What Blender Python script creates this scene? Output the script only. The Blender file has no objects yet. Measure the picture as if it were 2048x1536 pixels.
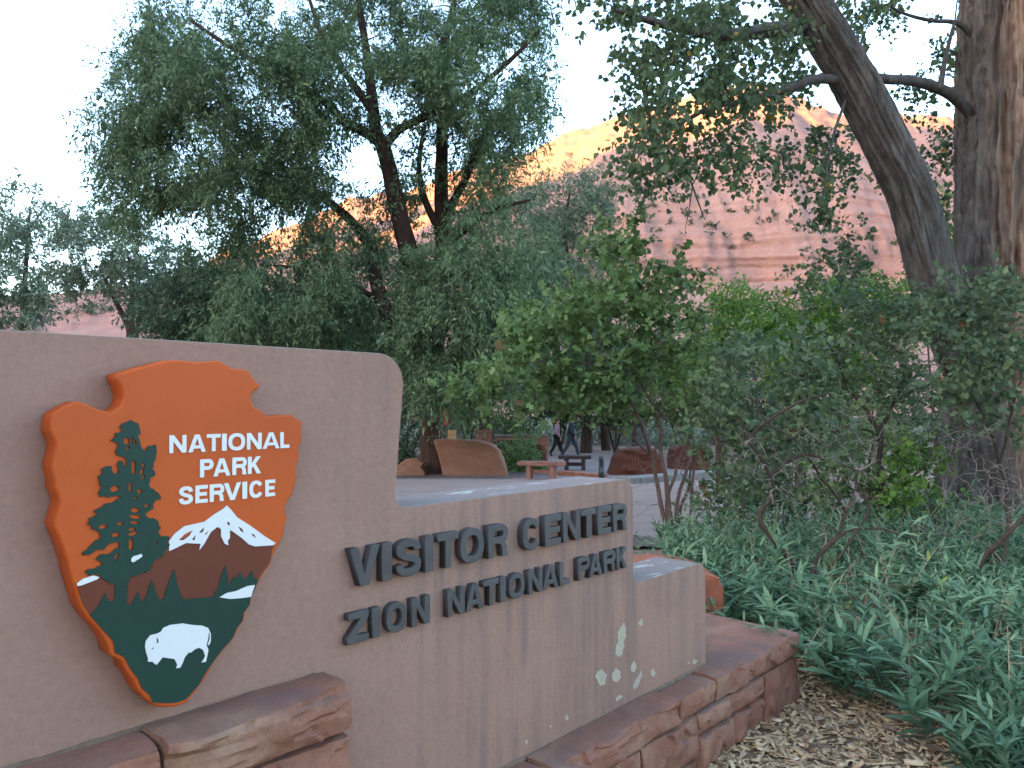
import bpy, bmesh, math, random
import numpy as np
from mathutils import Vector, Matrix, noise as mnoise

R = math.radians
SC = bpy.context.scene
COL = SC.collection
rng = np.random.default_rng(7)
random.seed(7)

# ------------------------------------------------------------------ camera, world, sun, exposure
EYE = 1.6
F = 1540.0                       # focal length in photograph pixels (2048 wide)
PITCH = R(1.56)
cam_d = bpy.data.cameras.new('camera'); cam = bpy.data.objects.new('camera', cam_d); COL.objects.link(cam)
cam.location = (0, 0, EYE); cam.rotation_euler = (math.pi / 2 + PITCH, 0, 0)
cam_d.sensor_width = 36; cam_d.lens = 36 * F / 2048; cam_d.clip_start = 0.05; cam_d.clip_end = 6000
SC.camera = cam

SUN_EL = R(9.0)
SUN_H = np.array([-0.86, -0.51]); SUN_H /= np.linalg.norm(SUN_H)     # horizontal direction towards the sun
world = bpy.data.worlds.new('World'); SC.world = world; world.use_nodes = True
wn = world.node_tree.nodes; wl = world.node_tree.links
sky = wn.new('ShaderNodeTexSky'); sky.sky_type = 'NISHITA'; sky.sun_disc = False
sky.sun_elevation = SUN_EL
sky.sun_rotation = math.atan2(SUN_H[0], SUN_H[1])
sky.altitude = 1200; sky.air_density = 1.0; sky.dust_density = 5.0; sky.ozone_density = 1.0
wl.new(sky.outputs['Color'], wn['Background'].inputs['Color'])
wn['Background'].inputs['Strength'].default_value = 0.15

sun_d = bpy.data.lights.new('sun', 'SUN'); sun = bpy.data.objects.new('sun', sun_d); COL.objects.link(sun)
sun_d.energy = 3.4; sun_d.angle = R(0.5); sun_d.color = (1.0, 0.54, 0.075)
to_sun = Vector((SUN_H[0] * math.cos(SUN_EL), SUN_H[1] * math.cos(SUN_EL), math.sin(SUN_EL)))
sun.rotation_euler = to_sun.to_track_quat('Z', 'Y').to_euler()

SC.view_settings.view_transform = 'Standard'; SC.view_settings.look = 'None'
SC.view_settings.exposure = 3.3; SC.view_settings.gamma = 1.0
SC.render.engine = 'CYCLES'
SC.cycles.max_bounces = 3; SC.cycles.diffuse_bounces = 2; SC.cycles.glossy_bounces = 1; SC.cycles.transmission_bounces = 2; SC.cycles.transparent_max_bounces = 2; SC.cycles.caustics_reflective = False; SC.cycles.caustics_refractive = False
SC.cycles.use_denoising = True; SC.cycles.use_adaptive_sampling = True; SC.cycles.adaptive_threshold = 0.02

# ------------------------------------------------------------------ geometry of the view
CP, SP = math.cos(PITCH), math.sin(PITCH)
def ray(x, y):
    px = (x - 1024) / F; pz = -(y - 768) / F
    return px, CP - pz * SP, SP + pz * CP
def at(x, y, Y):
    a, b, c = ray(x, y); s = Y / b
    return np.array([a * s, Y, EYE + c * s])
def atv(x, y, Y):
    px = (np.asarray(x, float) - 1024) / F; pz = -(np.asarray(y, float) - 768) / F
    b = CP - pz * SP; c = SP + pz * CP; s = np.asarray(Y, float) / b
    return np.stack([px * s, np.broadcast_to(Y, s.shape) * 1.0, EYE + c * s], -1)
def gz(X, Y):
    return np.interp(Y, [-2000, 7, 19, 33, 45, 3000], [0, 0, -0.30, -0.66, -0.8, -0.8])
def ground(x, y):
    a, b, c = ray(x, y); Y = 5.0
    for _ in range(30):
        Y = max(1.0, (EYE - float(gz(0, Y))) / max(1e-3, -c / b))
    X = a / b * Y
    return np.array([X, Y, float(gz(X, Y))])
TH = math.atan(1540.0 / 1392.0)                  # direction of the sign wall
DU = np.array([math.cos(TH), math.sin(TH)]); NO = np.array([math.sin(TH), -math.cos(TH)])
WD = 1.80                                        # distance from the camera to the wall face
def on_wall(x, y, w=0.0):
    a, b, c = ray(x, y)
    t = (w - WD) / (a * NO[0] + b * NO[1])
    return t * (a * DU[0] + b * DU[1]), EYE + t * c       # u along the wall, z up
def wall_world(u, w, z):
    p = u * DU + (w - WD) * NO
    return np.array([p[0], p[1], z])

# ------------------------------------------------------------------ noise
def _hash(ix, iy, iz):
    h = (ix.astype(np.int64) * 374761393 + iy.astype(np.int64) * 668265263 + iz.astype(np.int64) * 2147483647)
    h = (h ^ (h >> 13)) * 1274126177
    h = h ^ (h >> 16)
    return (h & 0xFFFFFF).astype(float) / 0xFFFFFF
def vnoise(p):
    p = np.asarray(p, float); i = np.floor(p); f = p - i; f = f * f * (3 - 2 * f)
    r = 0
    for dx in (0, 1):
        for dy in (0, 1):
            for dz in (0, 1):
                w = (f[..., 0] if dx else 1 - f[..., 0]) * (f[..., 1] if dy else 1 - f[..., 1]) * (f[..., 2] if dz else 1 - f[..., 2])
                r = r + w * _hash(i[..., 0] + dx, i[..., 1] + dy, i[..., 2] + dz)
    return r * 2 - 1
def fbm(p, o=4):
    p = np.asarray(p, float); r = 0; a = 1; s = 0
    for k in range(o):
        r = r + a * vnoise(p + 17.3 * k); s += a; a *= 0.5; p = p * 2.03
    return r / s
def norm(v): return v / np.maximum(np.linalg.norm(v, axis=-1, keepdims=True), 1e-9)

# ------------------------------------------------------------------ materials
class Nd:
    def __init__(s, name):
        s.m = bpy.data.materials.new(name); s.m.use_nodes = True; s.t = s.m.node_tree
        s.b = s.t.nodes['Principled BSDF']; s.out = s.t.nodes['Material Output']
        s._co = None
    def n(s, ty, **k):
        x = s.t.nodes.new(ty)
        for a, b in k.items(): setattr(x, a, b)
        return x
    def l(s, a, b): s.t.links.new(a, b)
    def co(s, which='Object', scale=(1, 1, 1), rot=(0, 0, 0)):
        if s._co is None: s._co = s.n('ShaderNodeTexCoord')
        mp = s.n('ShaderNodeMapping'); mp.inputs['Scale'].default_value = scale; mp.inputs['Rotation'].default_value = rot
        s.l(s._co.outputs[which], mp.inputs['Vector']); return mp.outputs['Vector']
    def noise(s, vec, scale, detail=5, rough=0.6, dist=0.0):
        x = s.n('ShaderNodeTexNoise'); x.inputs['Scale'].default_value = scale; x.inputs['Detail'].default_value = detail
        x.inputs['Roughness'].default_value = rough; x.inputs['Distortion'].default_value = dist
        s.l(vec, x.inputs['Vector']); return x.outputs['Fac']
    def ramp(s, fac, stops):
        x = s.n('ShaderNodeValToRGB'); e = x.color_ramp.elements
        while len(e) < len(stops): e.new(0.5)
        for q, (p, c) in zip(e, stops): q.position = p; q.color = (*c, 1) if len(c) == 3 else c
        s.l(fac, x.inputs['Fac']); return x.outputs['Color']
    def mix(s, fac, a, b, mode='MIX'):
        x = s.n('ShaderNodeMix', data_type='RGBA', blend_type=mode)
        for k, v in ((0, fac), (6, a), (7, b)):
            if hasattr(v, 'links'): s.l(v, x.inputs[k])
            elif k == 0: x.inputs[0].default_value = v
            else: x.inputs[k].default_value = (*v, 1)
        return x.outputs[2]
    def math(s, op, a, b=0.0):
        x = s.n('ShaderNodeMath', operation=op)
        for k, v in ((0, a), (1, b)):
            if hasattr(v, 'links'): s.l(v, x.inputs[k])
            else: x.inputs[k].default_value = v
        return x.outputs[0]
    def bump(s, h, st=0.3, dist=0.02):
        x = s.n('ShaderNodeBump'); x.inputs['Strength'].default_value = st; x.inputs['Distance'].default_value = dist
        s.l(h, x.inputs['Height']); s.l(x.outputs['Normal'], s.b.inputs['Normal'])
    def col(s, c):
        if hasattr(c, 'links'): s.l(c, s.b.inputs['Base Color'])
        else: s.b.inputs['Base Color'].default_value = (*c, 1)
    def rough(s, r): s.b.inputs['Roughness'].default_value = r; return s
BW = lambda v: (v, v, v)

def m_simple(name, c, rough=0.7, var=0.25, scale=8, bump=0.15, bscale=40, spec=0.3):
    q = Nd(name); v = q.co()
    f = q.noise(v, scale)
    q.col(q.ramp(f, [(0.3, tuple(x * (1 - var) for x in c)), (0.7, tuple(min(1, x * (1 + var)) for x in c))]))
    q.rough(rough); q.b.inputs['Specular IOR Level'].default_value = spec
    if bump: q.bump(q.noise(v, bscale, 4), bump, 0.01)
    return q.m

def m_leaf(name, dark, mid, light, accent=None, acc_from=0.97, trans=0.3, rough=0.55):
    q = Nd(name)
    at_ = q.n('ShaderNodeAttribute', attribute_name='tint')
    st = [(0.0, dark), (0.45, mid), (0.9 if accent is None else acc_from - 0.03, light)]
    if accent: st.append((acc_from, accent))
    c = q.ramp(at_.outputs['Fac'], st)
    q.col(c); q.rough(rough); q.b.inputs['Specular IOR Level'].default_value = 0.25
    tr = q.n('ShaderNodeBsdfTranslucent'); q.l(c, tr.inputs['Color'])
    mx = q.n('ShaderNodeMixShader'); mx.inputs[0].default_value = trans
    q.l(q.b.outputs[0], mx.inputs[1]); q.l(tr.outputs[0], mx.inputs[2]); q.l(mx.outputs[0], q.out.inputs['Surface'])
    return q.m

def m_bark(name, c1, c2, scale=6, stretch=0.16, bump=0.8, bd=0.03):
    q = Nd(name); v = q.co('Object', (1, 1, stretch))
    f = q.noise(v, scale, 8, 0.65, 0.4)
    g = q.noise(q.co('Object', (1, 1, 0.5)), scale * 5, 4)
    q.col(q.mix(0.35, q.ramp(f, [(0.3, c1), (0.66, c2)]), q.ramp(g, [(0.3, tuple(x * 0.6 for x in c1)), (0.7, c2)])))
    q.rough(0.9); q.b.inputs['Specular IOR Level'].default_value = 0.15
    q.bump(q.math('ADD', f, q.math('MULTIPLY', g, 0.3)), bump, bd)
    return q.m

def make_stucco():
    q = Nd('stucco'); v = q.co()
    big = q.noise(v, 2.2, 5, 0.6, 0.3); fine = q.noise(v, 55, 5, 0.7)
    base = q.ramp(big, [(0.25, (0.2412, 0.1400, 0.1080)), (0.5, (0.2756, 0.1608, 0.1226)), (0.75, (0.3091, 0.1835, 0.1400))])
    base = q.mix(0.35, base, q.ramp(fine, [(0.3, (0.1925, 0.1117, 0.0869)), (0.7, (0.3546, 0.2129, 0.1647))]))
    # rain streaks that run down from the copings
    st = q.noise(q.co('Object', (9, 9, 0.55)), 1.6, 6, 0.62, 0.1)
    sep = q.n('ShaderNodeSeparateXYZ'); q.l(q._co.outputs['Object'], sep.inputs[0])
    right = q.n('ShaderNodeMapRange'); right.inputs['From Min'].default_value = 1.1; right.inputs['From Max'].default_value = 1.9
    q.l(sep.outputs[0], right.inputs['Value'])
    stf = q.math('MULTIPLY', q.math('MULTIPLY', q.ramp(st, [(0.44, BW(0)), (0.68, BW(0.8))]), q.ramp(q.noise(v, 1.7, 4, .6, .6), [(0.34, BW(.3)), (0.62, BW(1))])), right.outputs[0])
    base = q.mix(stf, base, (0.145, 0.102, 0.092))
    vo = q.n('ShaderNodeTexVoronoi', feature='DISTANCE_TO_EDGE'); vo.inputs['Scale'].default_value = 1.3
    wv = q.n('ShaderNodeMix', data_type='RGBA'); wv.inputs[0].default_value = .12; nt = q.n('ShaderNodeTexNoise'); nt.inputs['Scale'].default_value = 6; q.l(v, nt.inputs['Vector']); q.l(v, wv.inputs[6]); q.l(nt.outputs['Color'], wv.inputs[7]); q.l(wv.outputs[2], vo.inputs['Vector'])
    ck = q.math('MULTIPLY', q.math('LESS_THAN', vo.outputs['Distance'], .0016), q.ramp(q.noise(v, 2.1, 3), [(.57, BW(0)), (.66, BW(.28))]))
    base = q.mix(ck, base, (0.10, 0.07, 0.06))
    drip = q.noise(q.co('Object', (26, 26, 1.3)), 1.0, 5, .6); zb = q.n('ShaderNodeMapRange'); zb.inputs['From Min'].default_value = .62; zb.inputs['From Max'].default_value = 1.0; q.l(sep.outputs[2], zb.inputs['Value']); zt2 = q.n('ShaderNodeMapRange'); zt2.inputs['From Min'].default_value = 1.30; zt2.inputs['From Max'].default_value = 1.18; q.l(sep.outputs[2], zt2.inputs['Value'])
    df = q.math('MULTIPLY', q.math('MULTIPLY', zb.outputs[0], zt2.outputs[0]), q.math('MULTIPLY', q.ramp(drip, [(.5, BW(0)), (.66, BW(.5))]), right.outputs[0]))
    base = q.mix(df, base, (0.12, 0.085, 0.078))
    # greyer tone on upward faces, bare plaster patches on the weathered top of the wall
    geo = q.n('ShaderNodeNewGeometry'); sn = q.n('ShaderNodeSeparateXYZ'); q.l(geo.outputs['Normal'], sn.inputs[0])
    up = q.n('ShaderNodeMapRange'); up.inputs['From Min'].default_value = 0.15; up.inputs['From Max'].default_value = 0.8; q.l(sn.outputs[2], up.inputs['Value'])
    gr = q.math('MULTIPLY', up.outputs[0], 0.75)
    base = q.mix(gr, base, (0.20, 0.175, 0.165))
    up2 = q.n('ShaderNodeMapRange'); up2.inputs['From Min'].default_value = 0.55; up2.inputs['From Max'].default_value = 0.7; q.l(sn.outputs[2], up2.inputs['Value'])
    pn = q.noise(q.co('Object', (3.0, 10, 3.0)), 1.55, 4, 0.55, 0.4)
    lim = q.n('ShaderNodeMapRange'); lim.inputs['From Min'].default_value = 1.50; lim.inputs['From Max'].default_value = 1.45; q.l(sep.outputs[2], lim.inputs['Value'])
    peel = q.math('MULTIPLY', q.math('MULTIPLY', up2.outputs[0], lim.outputs[0]), q.ramp(pn, [(0.60, BW(0)), (0.615, BW(1))]))
    base = q.mix(peel, base, (0.37, 0.345, 0.32))
    q.col(base); q.rough(0.88); q.b.inputs['Specular IOR Level'].default_value = 0.25
    h = q.math('ADD', q.noise(v, 90, 5, 0.7), q.math('MULTIPLY', q.noise(v, 9, 4), 1.2))
    h = q.math('ADD', h, q.math('MULTIPLY', q.noise(q.co('Object', (1, 1, 2.2)), 3.2, 3, .5, .8), 2.0))
    q.bump(h, 0.26, 0.014)
    return q.m

def make_sandstone(name, c1, c2, c3, sc=5.0, dark=0.35, tan=None):
    q = Nd(name); oi = q.n('ShaderNodeObjectInfo')
    v0 = q.co(); add = q.n('ShaderNodeVectorMath', operation='ADD'); q.l(v0, add.inputs[0])
    cb = q.n('ShaderNodeCombineXYZ'); q.l(q.math('MULTIPLY', oi.outputs['Random'], 37.0), cb.inputs[0]); q.l(q.math('MULTIPLY', oi.outputs['Random'], 91.0), cb.inputs[2])
    q.l(cb.outputs[0], add.inputs[1]); v = add.outputs[0]
    f = q.noise(v, sc, 7, 0.62, 0.5); g = q.noise(v, sc * 14, 5, 0.7)
    base = q.ramp(f, [(0.25, c1), (0.5, c2), (0.75, c3)])
    base = q.mix(q.math('MULTIPLY', oi.outputs['Random'], 0.45), base, c1)
    if tan: base = q.mix(q.ramp(q.noise(v, sc * .6, 4), [(0.52, BW(0)), (0.66, BW(0.8))]), base, tan)
    base = q.mix(0.3, base, q.ramp(g, [(0.3, tuple(x * .6 for x in c1)), (0.7, c3)]))
    geo = q.n('ShaderNodeNewGeometry'); sn = q.n('ShaderNodeSeparateXYZ'); q.l(geo.outputs['Normal'], sn.inputs[0])
    up = q.n('ShaderNodeMapRange'); up.inputs['From Min'].default_value = 0.5; up.inputs['From Max'].default_value = 0.95; q.l(sn.outputs[2], up.inputs['Value'])
    dirt = q.math('MULTIPLY', up.outputs[0], q.ramp(q.noise(v, sc * 1.3, 5), [(0.35, BW(0.15)), (0.65, BW(0.85))]))
    base = q.mix(q.math('MULTIPLY', dirt, dark * 2), base, (0.13, 0.085, 0.075))
    q.col(base); q.rough(0.88); q.b.inputs['Specular IOR Level'].default_value = 0.2
    q.bump(q.math('ADD', f, q.math('MULTIPLY', g, 0.35)), 0.55, 0.02)
    return q.m

M = {}
M['stucco'] = make_stucco()
M['stone'] = make_sandstone('red_sandstone', (0.1847, 0.0762, 0.0525), (0.2624, 0.1154, 0.0756), (0.3305, 0.1597, 0.1050), 5.0, 0.42, (0.3208, 0.2061, 0.1365))
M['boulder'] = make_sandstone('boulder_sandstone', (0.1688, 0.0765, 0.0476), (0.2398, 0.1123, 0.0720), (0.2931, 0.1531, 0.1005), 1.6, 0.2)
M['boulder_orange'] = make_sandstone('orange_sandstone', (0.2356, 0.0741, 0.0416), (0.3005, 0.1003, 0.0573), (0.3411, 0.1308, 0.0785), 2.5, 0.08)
M['boulder_shaded'] = make_sandstone('shaded_sandstone', (0.0796, 0.0275, 0.0184), (0.1163, 0.0398, 0.0257), (0.1469, 0.0581, 0.0367), 2.0, 0.2)  # dark red rock, its albedo lowered further to hold the shade around it
M['mortar'] = m_simple('mortar', (0.2250, 0.1710, 0.1305), 0.9, 0.25, 20, 0.4, 120)
M['patch'] = m_simple('bare_plaster', (0.3425, 0.2963, 0.2283), 0.9, 0.12, 30, 0.3, 150)
M['patch2'] = m_simple('bare_plaster_olive', (0.3142, 0.2720, 0.2277), 0.9, 0.12, 30, 0.3, 150)
M['letter'] = m_simple('slate_letter', (0.0544, 0.0490, 0.0501), 0.62, 0.22, 14, 0.12, 160, 0.4)
M['orange'] = m_simple('orange_paint', (0.4227, 0.0738, 0.0130), 0.5, 0.08, 3, 0.05, 60, 0.22)
M['green_paint'] = m_simple('green_paint', (0.0080, 0.0339, 0.0249), 0.5, 0.12, 4, 0.06, 80, 0.25)
M['brown_paint'] = m_simple('brown_paint', (0.1160, 0.0288, 0.0152), 0.5, 0.1, 4, 0.05, 80, 0.25)
M['white_paint'] = m_simple('white_paint', (0.5920, 0.5920, 0.5920), 0.45, 0.04, 6, 0.03, 60, 0.4)

# ------------------------------------------------------------------ object helpers
def link(o, parent=None):
    COL.objects.link(o)
    if parent is not None: o.parent = parent
    return o
def tag(o, label=None, cat=None, group=None, kind=None):
    if label: o['label'] = label
    if cat: o['category'] = cat
    if group: o['group'] = group
    if kind: o['kind'] = kind
    return o
def thing(name, label, cat, loc=(0, 0, 0), rz=0.0, group=None):
    o = bpy.data.objects.new(name, None); o.location = tuple(float(q) for q in loc); o.rotation_euler = (0, 0, rz); o.empty_display_size = 0.1
    link(o); tag(o, label, cat, group); o['loc'] = [float(q) for q in loc]
    return o
def base_of(p): return np.array(p['loc']) if p is not None and 'loc' in p.keys() else np.zeros(3)
def mesh(name, verts, faces, mat, parent=None, smooth=False, local=False, tint=None):
    me = bpy.data.meshes.new(name)
    verts = np.asarray(verts, float)
    if parent is not None and not local: verts = verts - base_of(parent)
    if isinstance(faces, np.ndarray):
        n, k = faces.shape
        me.vertices.add(len(verts)); me.vertices.foreach_set('co', verts.astype(np.float32).ravel())
        me.loops.add(n * k); me.loops.foreach_set('vertex_index', faces.astype(np.int32).ravel())
        me.polygons.add(n); me.polygons.foreach_set('loop_start', (np.arange(n) * k).astype(np.int32))
        me.update(calc_edges=True); me.validate()
    else:
        me.from_pydata(verts.tolist(), [], faces)
    if smooth: me.polygons.foreach_set('use_smooth', np.ones(len(me.polygons), bool))
    if tint is not None:
        a = me.attributes.new('tint', 'FLOAT', 'POINT'); a.data.foreach_set('value', np.asarray(tint, np.float32))
    me.materials.append(mat)
    return link(bpy.data.objects.new(name, me), parent)
def from_bm(name, bm, mat, parent=None, smooth=False):
    me = bpy.data.meshes.new(name); bm.to_mesh(me); bm.free()
    if smooth: me.polygons.foreach_set('use_smooth', np.ones(len(me.polygons), bool))
    me.materials.append(mat)
    return link(bpy.data.objects.new(name, me), parent)
def grid_faces(nr, nc, wrap=False):
    r = np.arange(nr - 1)[:, None]; c = np.arange(nc if wrap else nc - 1)[None]
    c2 = (c + 1) % nc
    return np.stack([r * nc + c, r * nc + c2, (r + 1) * nc + c2, (r + 1) * nc + c], -1).reshape(-1, 4)
def curve_mesh(loops, depth, bevel=0.0):
    """loops in a plane (x, y) -> a filled, extruded mesh of that depth (z from 0 to depth)"""
    cu = bpy.data.curves.new('c', 'CURVE'); cu.dimensions = '2D'; cu.fill_mode = 'BOTH'
    cu.extrude = max(0.0, depth / 2 - bevel); cu.bevel_depth = bevel; cu.bevel_resolution = 1; cu.offset = -bevel
    for lp in loops:
        s = cu.splines.new('POLY'); s.points.add(len(lp) - 1)
        for p, (a, b) in zip(s.points, lp): p.co = (a, b, 0, 1)
        s.use_cyclic_u = True
    o = bpy.data.objects.new('c', cu); COL.objects.link(o)
    dg = bpy.context.evaluated_depsgraph_get()
    me = bpy.data.meshes.new_from_object(o.evaluated_get(dg))
    bpy.data.objects.remove(o); bpy.data.curves.remove(cu)
    v = np.zeros(len(me.vertices) * 3, np.float32); me.vertices.foreach_get('co', v); v = v.reshape(-1, 3); v[:, 2] += depth / 2
    # (x, y, z) -> wall local (u, -w, z)
    v = np.stack([v[:, 0], -v[:, 2], v[:, 1]], -1); me.vertices.foreach_set('co', v.ravel()); me.update()
    return me
def plate(name, loops, w, depth, mat, parent, bevel=0.0):
    me = curve_mesh(loops, depth, bevel); me.materials.clear(); me.materials.append(mat); me.name = name
    o = bpy.data.objects.new(name, me); link(o, parent); o.location = (0, -w, 0)
    return o

# ================================================================== THE SETTING
# ---- ground: one sheet to the horizon
def build_ground():
    ys = np.concatenate([np.linspace(-1500, -20, 12), np.linspace(-10, 60, 71), np.linspace(80, 1500, 20)])
    xs = np.concatenate([np.linspace(-1500, -60, 14), np.linspace(-40, 40, 81), np.linspace(60, 1500, 14)])
    X, Y = np.meshgrid(xs, ys)
    Z = gz(X, Y) - 0.02
    near = (np.abs(X) < 41) & (Y > -11) & (Y < 61)
    Z = Z + np.where(near, 0.02 * fbm(np.stack([X * .7, Y * .7, X * 0], -1), 3), 0)
    q = Nd('soil'); v = q.co()
    f = q.noise(v, 0.6, 6, 0.6); g = q.noise(v, 14, 6, 0.7)
    c = q.ramp(f, [(0.3, (0.15, 0.085, 0.06)), (0.55, (0.22, 0.12, 0.08)), (0.75, (0.13, 0.11, 0.065))])
    c = q.mix(0.5, c, q.ramp(g, [(0.3, (0.07, 0.05, 0.035)), (0.7, (0.30, 0.20, 0.14))]))
    q.col(c); q.rough(0.95); q.bump(g, 0.6, 0.04)
    tag(mesh('ground', np.stack([X, Y, Z], -1).reshape(-1, 3), grid_faces(len(ys), len(xs)), q.m), kind='structure')
build_ground()

# ---- red concrete plaza and path, laid above the ground
def pave(name, poly, mat, lift, kind='structure'):
    bm = bmesh.new()
    vs = [bm.verts.new((x, y, 0)) for x, y in poly]
    bm.faces.new(vs); bmesh.ops.triangulate(bm, faces=bm.faces[:])
    for _ in range(3): bmesh.ops.subdivide_edges(bm, edges=[e for e in bm.edges if e.calc_length() > 1.2], cuts=1, use_grid_fill=True)
    for ycut in (19, 33):
        bmesh.ops.bisect_plane(bm, geom=bm.verts[:] + bm.edges[:] + bm.faces[:], plane_co=(0, ycut, 0), plane_no=(0, 1, 0))
    bm.normal_update()
    for f in bm.faces:
        if f.normal.z < 0: f.normal_flip()
    for v in bm.verts: v.co.z = float(gz(v.co.x, v.co.y)) + lift
    return tag(from_bm(name, bm, mat), kind=kind)
def m_concrete(name, c, var=0.14):
    q = Nd(name); v = q.co()
    f = q.noise(v, 0.9, 6, 0.6); g = q.noise(v, 40, 5, 0.7)
    col = q.ramp(f, [(0.3, tuple(x * (1 - var) for x in c)), (0.7, tuple(x * (1 + var) for x in c))])
    col = q.mix(0.25, col, q.ramp(g, [(0.3, tuple(x * .75 for x in c)), (0.7, tuple(x * 1.2 for x in c))]))
    sp = q.n('ShaderNodeSeparateXYZ'); q.l(q.co('Object', (1, 1, 1), (0, 0, .35)), sp.inputs[0])
    jn = None
    for k in (0, 1):
        fr = q.math('FRACT', q.math('DIVIDE', q.math('ADD', sp.outputs[k], 50.3), 2.4)); ln = q.math('LESS_THAN', fr, .010); jn = ln if jn is None else q.math('MAXIMUM', jn, ln)
    col = q.mix(q.math('MULTIPLY', jn, .65), col, tuple(x * .35 for x in c))
    col = q.mix(q.ramp(q.noise(v, 2.6, 6, .7, .8), [(.5, BW(0)), (.72, BW(.4))]), col, tuple(x * .55 for x in c))
    q.col(col); q.rough(0.85); q.bump(g, 0.2, 0.01); return q.m
M['plaza'] = m_concrete('rose_concrete', (0.2146, 0.1591, 0.1443))
M['kerb'] = m_concrete('pale_concrete', (0.1620, 0.1555, 0.1523))
p1 = ground(1262, 1068); p2 = ground(1436, 1082)
pave('plaza', [(-7.5, 8.2), (0.6, 8.9), (p1[0], p1[1] - .1), (2.2, 9.0), (3.3, 9.4), (4.6, 11.0), (6.4, 13.6), (7.2, 17.5), (6.5, 21), (5.4, 23.5), (4.9, 27.5), (4.6, 36), (1.6, 40), (1.4, 33), (1.35, 26), (1.2, 21.5), (-0.2, 20.0), (-3.4, 19.9), (-8.5, 19.6)], M['plaza'], 0.012)
# grey kerb slab with a pale top that crosses the plaza
def box_bm(bm, lo, hi):
    bmesh.ops.create_cube(bm, size=1.0, matrix=Matrix.Translation([(a + b) / 2 for a, b in zip(lo, hi)]) @ Matrix.Diagonal([b - a for a, b in zip(lo, hi)] + [1]))
def bevel_all(bm, w, seg=2): bmesh.ops.bevel(bm, geom=bm.edges[:] + bm.verts[:], offset=w, segments=seg, affect='EDGES', profile=0.6)
def kerb(name, a, b, depth, h):
    d = b - a; L = math.hypot(d[0], d[1]); bm = bmesh.new()
    box_bm(bm, (0, 0, -0.1), (L, depth, h)); bevel_all(bm, 0.015)
    o = from_bm(name, bm, M['kerb']); o.location = a; o.rotation_euler = (0, 0, math.atan2(d[1], d[0])); return tag(o, kind='structure')
ka, kb = ground(1262, 969), ground(1438, 957)
kerb('kerb', ka, kb, 0.55, 0.14)
kc, kd = ground(1538, 984), ground(1572, 984)

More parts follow.
